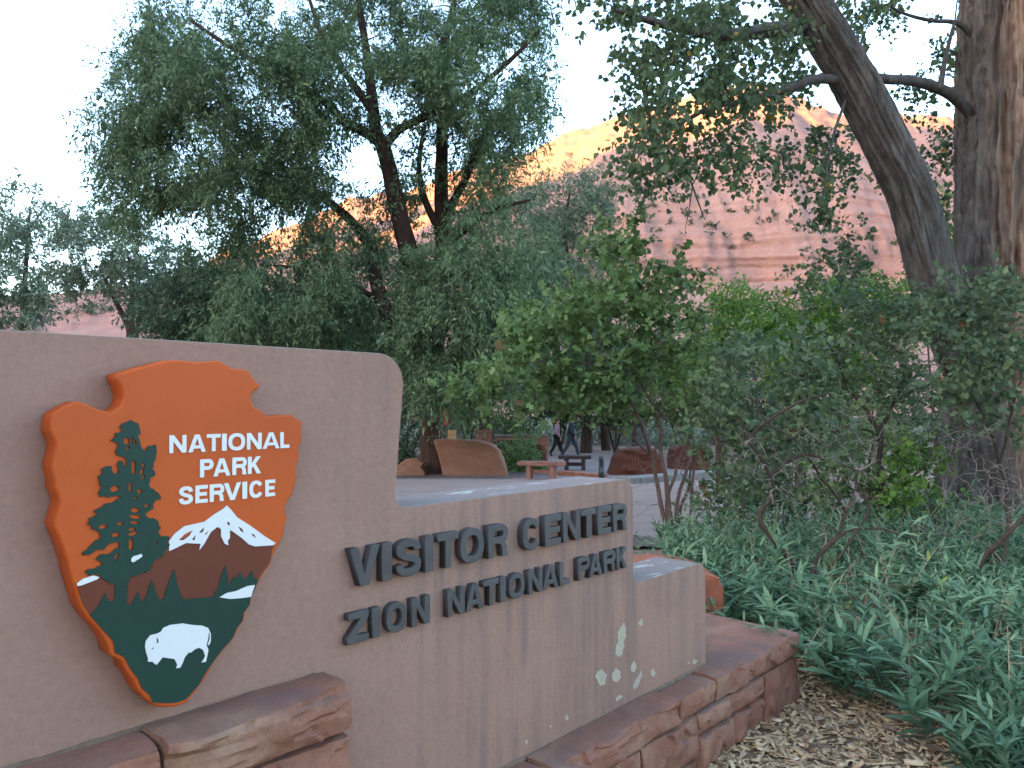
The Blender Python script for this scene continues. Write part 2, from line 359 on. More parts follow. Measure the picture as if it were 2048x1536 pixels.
# ---- the red canyon wall beyond the valley floor
SKY_X = [-700, -300, 0, 100, 300, 400, 450, 520, 600, 700, 780, 850, 930, 1000, 1100, 1200, 1300, 1400, 1480, 1550, 1620, 1700, 1800, 1900, 2050, 2300, 2800]
SKY_Y = [640, 615, 605, 592, 585, 545, 503, 478, 452, 398, 385, 368, 345, 318, 281, 247, 217, 190, 168, 192, 214, 232, 222, 236, 262, 300, 340]
def build_canyon():
    cx = np.arange(-700, 2801, 5.0); n = len(cx)
    ys = np.interp(cx, SKY_X, SKY_Y)
    n1 = fbm(np.stack([cx * .03, cx * 0, cx * 0], -1), 4)
    ys = ys + 9 * n1 - 2
    talus = np.interp(cx, [-700, 100, 450, 900, 1200, 1450, 1650, 2800], [660, 640, 590, 570, 575, 565, 560, 540])
    brow = np.interp(cx, [-700, 100, 450, 900, 1200, 1450, 1700, 2800], [625, 605, 540, 430, 350, 300, 315, 420])
    rows = []
    # foot -> talus -> cliff -> upper slope -> skyline -> behind
    m = [(14, 'a'), (60, 'b'), (110, 'c'), (46, 'd'), (10, 'e')]
    Yf, Yt, Yb, Yr = 105.0, 225.0, 262.0, 335.0
    for k in range(m[0][0]):
        t = k / m[0][0]; Y = 70 + (Yf - 70) * t; rows.append((np.full(n, np.nan), np.full(n, Y)))
    for k in range(m[1][0]):
        t = k / m[1][0]; yy = 822 + (talus - 822) * t ** 1.15; rows.append((yy, np.full(n, Yf + (Yt - Yf) * t)))
    for k in range(m[2][0]):
        t = k / m[2][0]; yy = talus + (brow - talus) * t; rows.append((yy, np.full(n, Yt + (Yb - Yt) * (0.25 * t + 0.75 * t * t))))
    for k in range(m[3][0]):
        t = k / (m[3][0] - 1); yy = brow + (ys - brow) * (1 - (1 - t) ** 1.3); rows.append((yy, np.full(n, Yb + (Yr - Yb) * t)))
    P = []
    for yy, Y in rows:
        if np.isnan(yy[0]): p = atv(cx, 822, Y); p[:, 2] = gz(p[:, 0], p[:, 1]) - 0.5
        else: p = atv(cx, yy, Y)
        P.append(p)
    top = P[-1]
    for k in range(1, m[4][0] + 1):
        q = top.copy(); q[:, 1] += 12 * k; q[:, 2] -= 3.5 * k * (1 + .1 * k); P.append(q)
    P = np.array(P); nr = len(P)
    # relief: buttresses, ledges along the bedding, loose blocks on the talus
    Z = P[..., 2]; s = np.array([0] * m[0][0] + [0.25] * m[1][0] + [1] * m[2][0] + [0.8] * m[3][0] + [.3] * m[4][0])[:, None]
    Q = P.copy()
    but = fbm(np.stack([P[..., 0] * .045, P[..., 1] * 0.01, Z * .012], -1), 5)
    Q[..., 1] += s * 13 * but
    bed = Z + 4.5 * fbm(np.stack([P[..., 0] * .02, P[..., 1] * .02, Z * .05], -1), 4)
    led = np.abs(((bed / 7.0) % 1.0) - 0.5) * 2
    led2 = np.abs(((bed / 2.6) % 1.0) - 0.5) * 2
    lv = np.clip(.5 + 1.4 * fbm(np.stack([P[..., 0] * .015 + 7, P[..., 1] * .01, Z * .03], -1), 3), 0, 1)
    Q[..., 1] += s * lv * (1.3 * led + .45 * led2)
    blk = fbm(P * .16, 4); Q[..., 2] += np.array([0] * m[0][0] + [1.4] * m[1][0] + [.9] * m[2][0] + [1.6] * m[3][0] + [1] * m[4][0])[:, None] * blk * 1.3
    q = Nd('canyon_sandstone'); v = q.co('Object', (1, 1, 1))
    st = q.noise(q.co('Object', (0.012, 0.02, 0.19)), 1.0, 7, 0.6, 0.5)
    bl = q.noise(v, 0.05, 6, 0.65, 0.6); fi = q.noise(v, 0.5, 6, 0.7)
    c = q.ramp(st, [(0.28, (0.2450, 0.1266, 0.1054)), (0.42, (0.2970, 0.1530, 0.1282)), (0.52, (0.3298, 0.1858, 0.1564)), (0.62, (0.2893, 0.1474, 0.1235)), (0.75, (0.3489, 0.2173, 0.1846))])  # bands paled and desaturated so the colour carries the distance haze
    c = q.mix(q.ramp(bl, [(0.48, BW(0)), (0.68, BW(0.65))]), c, (0.3461, 0.2204, 0.1879))
    c = q.mix(0.3, c, q.ramp(fi, [(0.3, (0.2241, 0.1230, 0.1028)), (0.7, (0.3641, 0.2255, 0.1936))]))
    q.col(c); q.rough(0.95); q.b.inputs['Specular IOR Level'].default_value = 0.1; q.bump(fi, 0.5, 1.2)
    o = tag(mesh('canyon_wall', Q.reshape(-1, 3), grid_faces(nr, n), q.m), kind='structure')
    return cx, Q, m
CXS, CANYON, CM = build_canyon()

# ---- the ridge on the other side of the canyon, behind and to the left, that keeps the low sun off the valley
SHADE_X = [-700, 0, 440, 480, 600, 760, 800, 860, 950, 1100, 1200, 1300, 1400, 1480, 1600, 1700, 1760, 1830, 1900, 2800]
SHADE_Y = [500, 500, 540, 555, 528, 485, 462, 420, 372, 306, 280, 276, 284, 290, 284, 276, 256, 222, 180, 100]
def build_ridge():
    DIST = 900.0; lat = np.array([-SUN_H[1], SUN_H[0]]); tn = math.tan(SUN_EL)
    ls, hs = [], []
    pyx = np.interp(CXS, SHADE_X, SHADE_Y)
    for j in range(0, len(CXS), 2):
        c = CANYON[:, j, :]
        rel_z = (c[:, 2] - EYE) * CP - c[:, 1] * SP; dep = c[:, 1] * CP + (c[:, 2] - EYE) * SP
        yy = 768 - F * rel_z / dep
        lim = CM[0][0] + CM[1][0] + CM[2][0] + CM[3][0]
        i = int(np.argmin(np.abs(yy[:lim] - pyx[j])))
        p = c[i]; s = p[:2] @ SUN_H
        z = p[2] if pyx[j] > yy[:lim].min() else p[2] + 25
        ls.append(p[:2] @ lat); hs.append(z + (DIST - s) * tn)
    ls, hs = np.array(ls), np.array(hs); o = np.argsort(ls); ls, hs = ls[o], hs[o]
    L = np.arange(-1500, 1501, 12.0); top = np.interp(L, ls, hs)
    top = np.where((L < ls[0]) | (L > ls[-1]), np.maximum(top, 250), top)
    prof = [(0, -2), (60, .22), (110, .30), (130, .78), (165, .86), (190, 1.0), (260, .9), (420, .3), (520, -.01)]
    P = []
    for d, h in prof:
        x = (DIST - 190 + d); b = SUN_H * x
        pts = np.stack([b[0] + lat[0] * L, b[1] + lat[1] * L, np.maximum(top * h if h > 0 else -3 + 0 * L, -3)], -1)
        if 0 < h < 1: pts[:, 2] += 6 * fbm(np.stack([L * .02, L * 0 + d, L * 0], -1), 4); pts[:, :2] += (SUN_H[None] * 14 * fbm(np.stack([L * .015, L * 0 + 3.1 * d, L * 0], -1), 4)[:, None])
        P.append(pts)
    tag(mesh('canyon_ridge', np.array(P).reshape(-1, 3), grid_faces(len(P), len(L)), bpy.data.materials['canyon_sandstone']), kind='structure')
build_ridge()

# ================================================================== THE SIGN WALL
sign = thing('entrance_sign', 'long stepped stucco sign wall with dark raised lettering on a red stone base', 'sign wall', wall_world(0, 0, 0), TH)
sign['loc'] = [0, 0, 0]                          # its parts are written in wall coordinates (along, into, up)
U_L = -1.7
def arc(cx, cz, r, a0, a1, n=7):
    return [(cx + r * math.cos(R(a0 + (a1 - a0) * k / n)), cz + r * math.sin(R(a0 + (a1 - a0) * k / n))) for k in range(n + 1)]
def build_stucco():
    T = 0.235; zt, zm, zl = 1.752, 1.292, 0.852
    ut, um, ul = 1.475, 2.750, 3.372
    out = [(U_L, 0.02), (U_L, zt - .07)] + arc(U_L + .07, zt - .07, .07, 180, 90)[1:]
    out += arc(ut + .028 - .09, zt - .09, .09, 90, 0)
    out += [(ut - 0.002, zm + .03)] + arc(ut + .045, zm + .048, .048, 187, 270, 5)[1:]
    out += arc(um - .075, zm - .075, .075, 90, 0)
    out += [(um - .002, zl + .03)] + arc(um + .045, zl + .045, .045, 184, 270, 5)[1:]
    out += arc(ul - .07, zl - .07, .07, 90, 0)
    out += [(ul, 0.02)]
    bm = bmesh.new()
    f = bm.faces.new([bm.verts.new((u, 0, z)) for u, z in out]); bm.normal_update()
    if f.normal.y > 0: f.normal_flip()
    r = bmesh.ops.extrude_face_region(bm, geom=[f])
    for v in [g for g in r['geom'] if isinstance(g, bmesh.types.BMVert)]: v.co.y += T
    bm.normal_update()
    bmesh.ops.recalc_face_normals(bm, faces=bm.faces[:])
    ed = [e for e in bm.edges if len(e.link_faces) == 2 and abs(e.verts[0].co.y - e.verts[1].co.y) < 1e-6 and not (e.verts[0].co.z < .03 and e.verts[1].co.z < .03)]
    bmesh.ops.bevel(bm, geom=ed, offset=0.044, segments=5, affect='EDGES', profile=0.5, clamp_overlap=True)
    for f in bm.faces: f.smooth = True
    o = from_bm('stucco_body', bm, M['stucco'], sign, True)
    md = o.modifiers.new('wn', 'WEIGHTED_NORMAL'); md.keep_sharp = False
    return o
body = build_stucco()

# ---- lettering
def supere(cx, cy, rx, ry, e=2.35, n=40, a0=0, a1=360):
    pts = []
    for k in range(n if a1 - a0 == 360 else n + 1):
        t = R(a0 + (a1 - a0) * k / n); c, s_ = math.cos(t), math.sin(t)
        pts.append((cx + rx * math.copysign(abs(c) ** (2 / e), c), cy + ry * math.copysign(abs(s_) ** (2 / e), s_)))
    return pts
def glyph(ch, a, s):
    h = s * 0.88
    if ch == 'I': return [[(0, 0), (0, 1), (a, 1), (a, 0)]]
    if ch == 'L': return [[(0, 0), (0, 1), (s, 1), (s, h), (a, h), (a, 0)]]
    if ch == 'T': return [[(a / 2 - s / 2, 0), (a / 2 - s / 2, 1 - h), (0, 1 - h), (0, 1), (a, 1), (a, 1 - h), (a / 2 + s / 2, 1 - h), (a / 2 + s / 2, 0)]]
    if ch == 'E': return [[(0, 0), (0, 1), (a, 1), (a, 1 - h), (s, 1 - h), (s, .5 + h * .48), (a * .93, .5 + h * .48), (a * .93, .5 - h * .48), (s, .5 - h * .48), (s, h), (a, h), (a, 0)]]
    if ch == 'N': return [[(0, 0), (0, 1), (s * 1.08, 1), (a - s * .96, .36), (a - s * .96, 1), (a, 1), (a, 0), (a - s * 1.08, 0), (s * .96, .64), (s * .96, 0)]]
    if ch == 'V': return [[(0, 1), (s * 1.12, 1), (a / 2, .27), (a - s * 1.12, 1), (a, 1), (a / 2 + s * .6, 0), (a / 2 - s * .6, 0)]]
    if ch == 'A':
        xl = lambda y: 1.08 * s + (a / 2 - 1.08 * s) * y / .80
        return [[(0, 0), (a / 2 - .58 * s, 1), (a / 2 + .58 * s, 1), (a, 0), (a - 1.08 * s, 0), (a - xl(.2), .2), (xl(.2), .2), (1.08 * s, 0)],
                [(xl(.2 + h * .85), .2 + h * .85), (a / 2, .78), (a - xl(.2 + h * .85), .2 + h * .85)]]
    if ch == 'K': return [[(0, 0), (0, 1), (s, 1), (s, .60), (a - 1.3 * s, 1), (a - .02, 1), (s + .40 * (a - s), .585), (a, 0), (a - 1.25 * s, 0), (s + .16 * (a - s), .42), (s, .33), (s, 0)]]
    if ch == 'Z': return [[(0, 0), (0, h), (a - 1.4 * s, 1 - h), (.04, 1 - h), (.04, 1), (a * .98, 1), (a * .98, 1 - h), (1.4 * s, h), (a, h), (a, 0)]]
    if ch == 'O': return [supere(a / 2, .5, a / 2, .515), supere(a / 2, .5, a / 2 - s * .98, .515 - h)]
    if ch == 'C':
        o = supere(a / 2, .5, a / 2, .515, 2.35, 34, 27, 333); i = supere(a / 2, .5, a / 2 - s * .98, .515 - h, 2.35, 34, 25, 335)
        return [o + i[::-1]]
    if ch in 'PR':
        lo = .40; r = (1 - lo) / 2; cx = a - r * .95
        bowl = [(cx + r * .95 * math.cos(R(t)), 1 - r + r * math.sin(R(t))) for t in range(90, -91, -12)]
        hi = r - h; inner = [(cx + (r * .95 - s * .96) * math.cos(R(t)), 1 - r + hi * math.sin(R(t))) for t in range(90, -91, -15)]
        hole = [(s, 1 - h)] + inner + [(s, lo + h)]
        if ch == 'P': return [[(0, 0), (0, 1)] + bowl + [(s, lo), (s, 0)], hole]
        bowl = [b for b in bowl if b[1] > lo + .06]
        return [[(0, 0), (0, 1)] + bowl + [(a * .84, lo + .015), (a * .93, lo - .07), (a * .95, .1), (a, .0), (a - s * 1.12, 0), (a * .95 - s, .27), (a * .90 - s, lo - .04), (a * .8 - s, lo), (s, lo), (s, 0)], hole]
    if ch == 'S':
        c = [(.90, .69), (.86, .80), (.72, .885), (.5, .9), (.28, .88), (.12, .79), (.12, .66), (.28, .57), (.5, .51), (.74, .45), (.89, .35), (.88, .21), (.72, .12), (.5, .10), (.26, .12), (.12, .21), (.09, .33)]
        c = [(s * .5 + (x - .1) / .8 * (a - s), h * .5 + (y - .1) / .8 * (1 - h)) for x, y in c]
        P = []
        for k in range(len(c) - 1):
            p0, p1, p2, p3 = c[max(k - 1, 0)], c[k], c[k + 1], c[min(k + 2, len(c) - 1)]
            for t in (0, .25, .5, .75):
                P.append(tuple(.5 * (2 * p1[i] + (p2[i] - p0[i]) * t + (2 * p0[i] - 5 * p1[i] + 4 * p2[i] - p3[i]) * t * t + (3 * p1[i] - p0[i] - 3 * p2[i] + p3[i]) * t ** 3) for i in (0, 1)))
        P.append(c[-1]); P = np.array(P); d = norm(np.gradient(P, axis=0)); nn = np.stack([-d[:, 1], d[:, 0]], -1)
        hw = np.where(np.abs(d[:, 0]) > .75, h * .5, s * .5)[:, None] * np.ones((1, 2))
        return [[tuple(q) for q in P + nn * hw] + [tuple(q) for q in (P - nn * hw)[::-1]]]
def letters(word, ext, zb, zt, w, depth, mat, parent, stroke, bevel):
    h = zt - zb
    for ch, (u0, u1) in zip(word, ext):
        lp = [[(u0 + x * h, zb + y * h) for x, y in l] for l in glyph(ch, (u1 - u0) / h, stroke)]
        plate('letter', lp, w, depth, mat, parent, bevel)
z3 = lambda X: 660 + X * .390625
def ext_u(seq, w, y, f): return [(on_wall(f(a), y, w)[0], on_wall(f(b), y, w)[0]) for a, b in seq]
VC = [(104, 255), (268, 320), (342, 468), (488, 532), (552, 660), (668, 790), (812, 914), (988, 1080), (1102, 1184), (1196, 1282), (1286, 1362), (1372, 1442), (1452, 1523)]
letters('VISITORCENTER', ext_u(VC, .028, 1080, z3), 1.091, 1.200, 0.0, .028, M['letter'], body, .245, .002)
ZN = [(90, 202), (218, 260), (290, 395), (420, 514), (604, 692), (696, 788), (788, 866), (874, 902), (918, 999), (1018, 1090), (1088, 1172), (1178, 1230), (1272, 1334), (1328, 1396), (1404, 1464), (1470, 1523)]
letters('ZIONNATIONALPARK', ext_u(ZN, .024, 1180, z3), 0.935, 1.020, 0.0, .024, M['letter'], body, .25, .002)

# ---- chips where the paint has fallen off
z8 = lambda P: [on_wall(1000 + x * .3125, 1180 + y * .3125, .001) for x, y in P]
def wobble(P, n=4, amp=.085):
    P = np.array(P); c = P.mean(0); o = []
    for k in range(len(P)):
        a, b = P[k], P[(k + 1) % len(P)]
        for j in range(n):
            q = a + (b - a) * j / n; o.append(tuple(c + (q - c) * (1 + rng.uniform(-amp, amp))))
    return o
chips = [[(790, 212), (805, 235), (805, 300), (790, 330), (795, 350), (775, 425), (755, 435), (738, 400), (740, 370), (755, 330), (752, 280), (770, 240)],
         [(905, 178), (915, 200), (908, 232), (890, 225), (884, 210)], [(655, 510), (682, 545), (670, 600), (640, 617), (610, 555), (625, 520)],
         [(740, 500), (772, 520), (772, 560), (750, 590), (722, 580), (715, 540)], [(860, 453), (875, 490), (860, 525), (840, 525), (835, 490)],
         [(905, 515), (908, 550), (880, 620), (855, 640), (850, 615), (870, 570)], [(980, 503), (995, 530), (985, 558), (965, 545), (965, 520)],
         [(430, 793), (440, 820), (425, 838), (413, 825)], [(320, 862), (330, 874), (322, 884), (314, 876)], [(165, 955), (178, 965), (172, 990), (160, 980)],
         [(1240, 440), (1265, 455), (1250, 475), (1230, 470)], [(740, 690), (765, 672), (790, 678), (760, 705), (742, 712)], [(1208, 458), (1216, 462), (1212, 474), (1204, 470)]]
for k, c in enumerate(chips):
    plate('bare_patch', [wobble(z8(c))], 0.0, .0016, M['patch2'] if k in (5, 7) else M['patch'], body)

# ---- red sandstone base: every block a part
def rock_block(name, u0, u1, w0, w1, z0, z1, seed, amp=.011, parent=sign, mat=None, bulge=.014, layers=0.0):
    """rough-faced block: split front (w1), top and ends, in wall coordinates"""
    du, dw, dz = u1 - u0, w1 - w0, z1 - z0
    fine = u1 > .3 and (z1 > .6 or u0 > 1.2)
    nu, nw, nz = max(4, int(du / (.009 if fine else .04))), max(3, int(dw / .03)), max(4, int(dz / (.008 if fine else .04)))
    nu, nz, nw = min(nu, 100), min(nz, 20), min(nw, 10)
    V, Fc, idx = [], [], {}
    def vid(i, j, k):
        key = (i, j, k)
        if key not in idx: idx[key] = len(V); V.append((i / nu, j / nw, k / nz))
        return idx[key]
    for i in range(nu):
        for k in range(nz):
            for j, fl in ((0, 0), (nw, 1)):
                q = [vid(i, j, k), vid(i + 1, j, k), vid(i + 1, j, k + 1), vid(i, j, k + 1)]; Fc.append(q if fl else q[::-1])
    for i in range(nu):
        for j in range(nw):
            for k, fl in ((0, 0), (nz, 1)):
                q = [vid(i, j, k), vid(i + 1, j, k), vid(i + 1, j + 1, k), vid(i, j + 1, k)]; Fc.append(q[::-1] if fl else q)
    for j in range(nw):
        for k in range(nz):
            for i, fl in ((0, 0), (nu, 1)):
                q = [vid(i, j, k), vid(i, j + 1, k), vid(i, j + 1, k + 1), vid(i, j, k + 1)]; Fc.append(q[::-1] if fl else q)
    V = np.array(V); a, b, c = V.T
    # rounded arrises
    e = lambda t, n: np.minimum(t, 1 - t) * n
    edge_u, edge_z = np.clip(e(a, du / .014), 0, 1), np.clip(e(c, dz / .014), 0, 1)
    P = np.stack([u0 + a * du, w0 + b * dw, z0 + c * dz], -1)
    nz1 = fbm(np.stack([P[:, 0] * 7 + seed * 3.7, P[:, 1] * 7, P[:, 2] * 11 + seed], -1), 4)
    nz2 = fbm(np.stack([P[:, 0] * 26 + seed, P[:, 1] * 26, P[:, 2] * 26], -1), 3)
    front = np.clip((b - .55) / .45, 0, 1)
    rs = np.random.default_rng(int(seed) * 13 + 5); ns = max(5, int(du * dz / .0075)); sd = np.stack([rs.uniform(u0, u1, ns), rs.uniform(z0, z1, ns)], -1); tl = rs.normal(0, .17, (ns, 2)); of = rs.normal(0, .005, ns)
    wp = P[:, [0, 2]] + .02 * np.stack([nz2, nz1], -1); ci = np.argmin(((wp[:, None] - sd[None]) * np.array([.7, 1.0])) ** 2 @ np.ones(2), 1)
    facet = np.clip(np.einsum('ij,ij->i', wp - sd[ci], tl[ci]) + of[ci], -.016, .016)
    P[:, 1] += front * (bulge * (1 - (2 * c - 1) ** 2) * (1 - (2 * a - 1) ** 8) + amp * .7 * nz1 + amp * .35 * nz2 + facet * (.35 + .65 * edge_u * edge_z) - .004 * (1 - edge_u) - .005 * (1 - edge_z))
    if layers:
        st = fbm(np.stack([P[:, 0] * 3 + seed, P[:, 0] * 0, P[:, 2] * 22], -1), 3); P[:, 1] += front * layers * np.sign(st + .05) * np.clip(np.abs(st + .05) * 9, 0, 1)
    P[:, 2] += np.where(c > .99, .35 * amp * nz1 + .15 * amp * nz2, 0) - np.where(c > .99, .006 * front * (b > .99), 0)
    P[:, 2] += np.where(c < .01, .3 * amp * nz1, 0)
    P[:, 0] += np.where((a < .01) | (a > .99), .4 * amp * nz1, 0)
    P[:, 1] = -P[:, 1]
    Fq = np.array(Fc)
    o = mesh(name, P, Fq, mat or M['stone'], parent, True, local=True); o.data.set_sharp_from_angle(angle=R(32)); return o
FW = .135
# mortar core (slightly behind the stone faces)
def core(u0, u1, w0, w1, z0, z1):
    bm = bmesh.new(); box_bm(bm, (u0, -w1, z0), (u1, -w0, z1)); return from_bm('stone_base', bm, M['mortar'], sign)
low_base = core(1.24, 4.13, -.40, FW - .034, -.06, .340)
high_base = core(U_L - .1, 1.195, -.40, FW - .034, -.06, .838)
S = [  # u0, u1, back w, front w, z0, z1, split-layer depth
    (3.230, 4.172, -.44, FW, .262, .368, 0), (2.906, 3.208, .012, FW - .004, .268, .362, 0), (2.055, 2.884, .012, FW + .006, .266, .374, .006), (1.235, 2.035, .012, FW, .266, .368, .006),
    (3.735, 4.160, -.42, FW - .004, -.04, .250, 0), (3.065, 3.350, .012, FW - .006, .158, .252, 0), (3.360, 3.722, .012, FW - .004, .158, .252, 0),
    (3.065, 3.395, .012, FW - .004, .012, .146, 0), (3.405, 3.722, .012, FW - .008, .012, .146, 0), (2.612, 3.052, .012, FW - .004, .072, .254, 0),
    (2.18, 2.598, .012, FW - .004, .058, .254, 0), (1.70, 2.165, .012, FW - .006, .10, .254, 0), (1.235, 1.685, .012, FW - .004, .05, .254, 0),
    (2.40, 3.052, .012, FW - .004, -.05, .060, 0), (1.62, 2.385, .012, FW - .004, -.05, .045, 0), (3.065, 3.722, .012, FW - .008, -.06, .002, 0),
    # the taller base under the high end
    (.742, 1.216, .012, FW, .762, .880, .011), (.02, .730, .012, FW, .752, .872, .006), (-.72, .008, .012, FW, .756, .874, .006), (-1.78, -.732, .012, FW, .750, .872, .006),
    (.905, 1.214, .012, FW - .004, .540, .746, .004), (.36, .893, .012, FW - .004, .600, .742, .004), (-.35, .35, .012, FW - .004, .58, .738, .004), (-1.78, -.362, .012, FW - .004, .56, .738, .004),
    (.62, 1.214, .012, FW - .004, .372, .530, .004), (-.1, .608, .012, FW - .004, .40, .560, .004), (-1.78, -.112, .012, FW - .004, .40, .548, .004),
    (.2, 1.214, .012, FW - .004, .17, .360, .004), (-.8, .188, .012, FW - .004, .19, .390, .004), (-1.78, -.812, .012, FW - .004, .2, .388, .004),
    (.5, 1.214, .012, FW - .004, -.04, .158, .004), (-.5, .488, .012, FW - .004, -.04, .178, .004), (-1.78, -.512, .012, FW - .004, -.04, .188, .004)]
for k, (a, b, c, d, e, f, ly) in enumerate(S):
    rock_block('stone', a, b, c, d, e, f, k + 1, amp=.013 if k > 0 else .008, bulge=.012 if e < .25 or e > .4 else .006, layers=ly, parent=low_base if a > 1.23 else high_base)

def fillet(u0, u1, z):
    n = int((u1 - u0) / .012); u = np.linspace(u0, u1, n); q = np.stack([u * 16, u * 0, u * 0 + z], -1)
    h = .006 + .006 * fbm(q, 3); w = .009 + .008 * fbm(q + 31, 3)
    V = np.concatenate([np.stack([u, 0 * u + .004, z + h], -1), np.stack([u, -.55 * w, z + .55 * h], -1), np.stack([u, -w - .004, 0 * u + z - .004], -1)])
    mesh('mortar_fillet', V, grid_faces(3, n), M['patch_mortar'], sign, True, local=True)
M['patch_mortar'] = m_simple('pale_mortar', (0.1314, 0.0894, 0.0632), 0.9, 0.25, 30, 0.4, 150)
fillet(1.24, 3.36, .368); fillet(U_L, 1.20, .873)

# ================================================================== THE EMBLEM PLAQUE
EW = 0.062
emblem = thing('emblem_plaque', 'orange arrowhead-shaped plaque with tree, mountain and white bison on the sign wall', 'plaque', wall_world(0, 0, 0), TH)
emblem['loc'] = [0, 0, 0]
Z1 = lambda P, w=EW: [on_wall(60 + x * .29297, 680 + y * .29297, w) for x, y in P]
Z2 = lambda P, w=EW: [on_wall(60 + x * .29297, 1050 + y * .29297, w) for x, y in P]
o1 = [(590, 235), (660, 215), (760, 185), (860, 160), (950, 138), (1050, 140), (1150, 150), (1290, 140), (1340, 165), (1380, 190), (1490, 205), (1520, 250), (1572, 310), (1560, 335), (1525, 355), (1510, 380), (1512, 420), (1530, 455), (1590, 485), (1620, 520), (1690, 515), (1780, 510), (1830, 535), (1860, 560), (1855, 640), (1858, 690), (1835, 740), (1840, 800), (1820, 870), (1825, 930), (1805, 1000), (1790, 1060), (1760, 1100), (1740, 1140), (1755, 1220), (1740, 1270), (1735, 1320), (1700, 1400), (1670, 1450), (1640, 1536)]
o2 = [(1590, 340), (1560, 400), (1535, 440), (1515, 500), (1510, 540), (1470, 600), (1470, 640), (1430, 700), (1395, 770), (1330, 850), (1290, 895), (1250, 950), (1215, 1020), (1180, 1070), (1130, 1140), (1070, 1215), (1000, 1240), (930, 1248), (850, 1236), (790, 1190), (730, 1120), (700, 1050), (655, 1000), (625, 930), (545, 890), (525, 810), (475, 730), (400, 650), (340, 560), (305, 440), (270, 330), (255, 250)]
o3 = [(215, 1400), (190, 1330), (160, 1260), (185, 1180), (205, 1110), (190, 1060), (165, 1000), (170, 960), (150, 900), (145, 850), (170, 770), (175, 700), (150, 650), (135, 610), (145, 540), (160, 500), (240, 450), (320, 418), (400, 440), (480, 480), (560, 490), (620, 450), (640, 390), (625, 330), (600, 280)]
board = Z1(o1) + Z2(o2) + Z1(o3)
plate('board', [board], 0.0, EW, M['orange'], emblem, .0045)
# brown mountain, green foreground, snow, tree, bison: each a raised flat shape
brown = Z2([(322, 418), (400, 385), (470, 352), (530, 385), (578, 398), (665, 350), (820, 310), (870, 240), (940, 178), (946, 160)]) + Z1([(960, 1400), (1200, 1270), (1340, 1160), (1500, 1290), (1668, 1394), (1650, 1440)]) + Z2([(1640, 240), (1622, 275), (1572, 340), (1545, 390), (1520, 440), (1500, 520), (800, 560), (440, 605), (405, 610), (360, 540), (330, 450)])
plate('mountain', [brown], EW, .0015, M['brown_paint'], emblem)
green = Z2([(405, 612), (450, 570), (480, 520), (510, 465), (530, 515), (555, 520), (575, 515), (577, 350), (665, 350), (660, 540), (690, 540), (710, 500), (735, 455), (750, 500), (770, 535), (785, 490), (800, 460), (815, 410), (830, 370), (845, 410), (848, 435), (862, 470), (880, 510), (910, 500), (930, 430), (950, 370), (980, 300), (995, 350), (1000, 400), (1015, 430), (1025, 470), (1045, 505), (1240, 490), (1265, 455), (1280, 430), (1300, 350), (1330, 275), (1345, 340), (1355, 400), (1370, 390), (1390, 345), (1400, 370), (1430, 320), (1460, 365), (1490, 350), (1510, 310), (1530, 360), (1556, 370), (1535, 430), (1505, 490), (1495, 545), (1455, 600), (1450, 650), (1410, 700), (1380, 770), (1310, 850), (1270, 900), (1235, 950), (1190, 1020), (1150, 1090), (1060, 1190), (1000, 1210), (930, 1215), (835, 1210), (815, 1160), (760, 1110), (735, 1045), (690, 990), (640, 900), (580, 870), (565, 790), (500, 720), (430, 640)])
plate('foreground', [green], EW + .0015, .0015, M['green_paint'], emblem)
tree_l = Z1([(700, 555), (735, 570), (745, 600), (730, 650), (745, 690), (760, 740), (785, 760), (800, 725), (855, 715), (860, 770), (850, 820), (830, 880), (845, 890), (850, 925), (815, 940), (805, 985), (820, 1015), (870, 1040), (890, 1075), (840, 1110), (840, 1150), (785, 1185), (830, 1215), (870, 1235), (890, 1280), (870, 1310), (890, 1340), (950, 1345), (930, 1380), (950, 1395), (930, 1430), (880, 1480), (840, 1530)]) + \
    Z2([(820, 310), (668, 353), (663, 420), (580, 420), (577, 400), (530, 385), (480, 350), (430, 335), (385, 330), (375, 315), (440, 295), (490, 270), (480, 245)]) + \
    Z1([(470, 1510), (448, 1492), (470, 1468), (540, 1458), (600, 1425), (607, 1395), (570, 1380), (525, 1398), (500, 1432), (445, 1432), (425, 1450), (400, 1466), (355, 1470), (360, 1440), (400, 1410), (480, 1340), (470, 1310), (420, 1290), (385, 1255), (400, 1215), (460, 1185), (430, 1165), (500, 1125), (580, 1095), (625, 1080), (600, 1065), (470, 1065), (465, 1040), (485, 1005), (470, 980), (475, 960), (460, 935), (490, 910), (485, 880), (520, 860), (555, 860), (560, 900), (580, 920), (600, 900), (590, 850), (610, 820), (630, 830), (640, 870), (655, 850), (640, 800), (600, 790), (580, 770), (600, 720), (550, 685), (580, 660), (580, 635), (640, 620), (610, 600), (650, 565)])
def ell(cx, cy, rx, ry, sl=0, n=12):
    return Z1([(cx + rx * math.cos(t) * rng.uniform(.85, 1.1) + sl * math.sin(t) * ry, cy + ry * math.sin(t) * rng.uniform(.88, 1.08)) for t in np.linspace(0, 2 * math.pi, n, endpoint=False)])
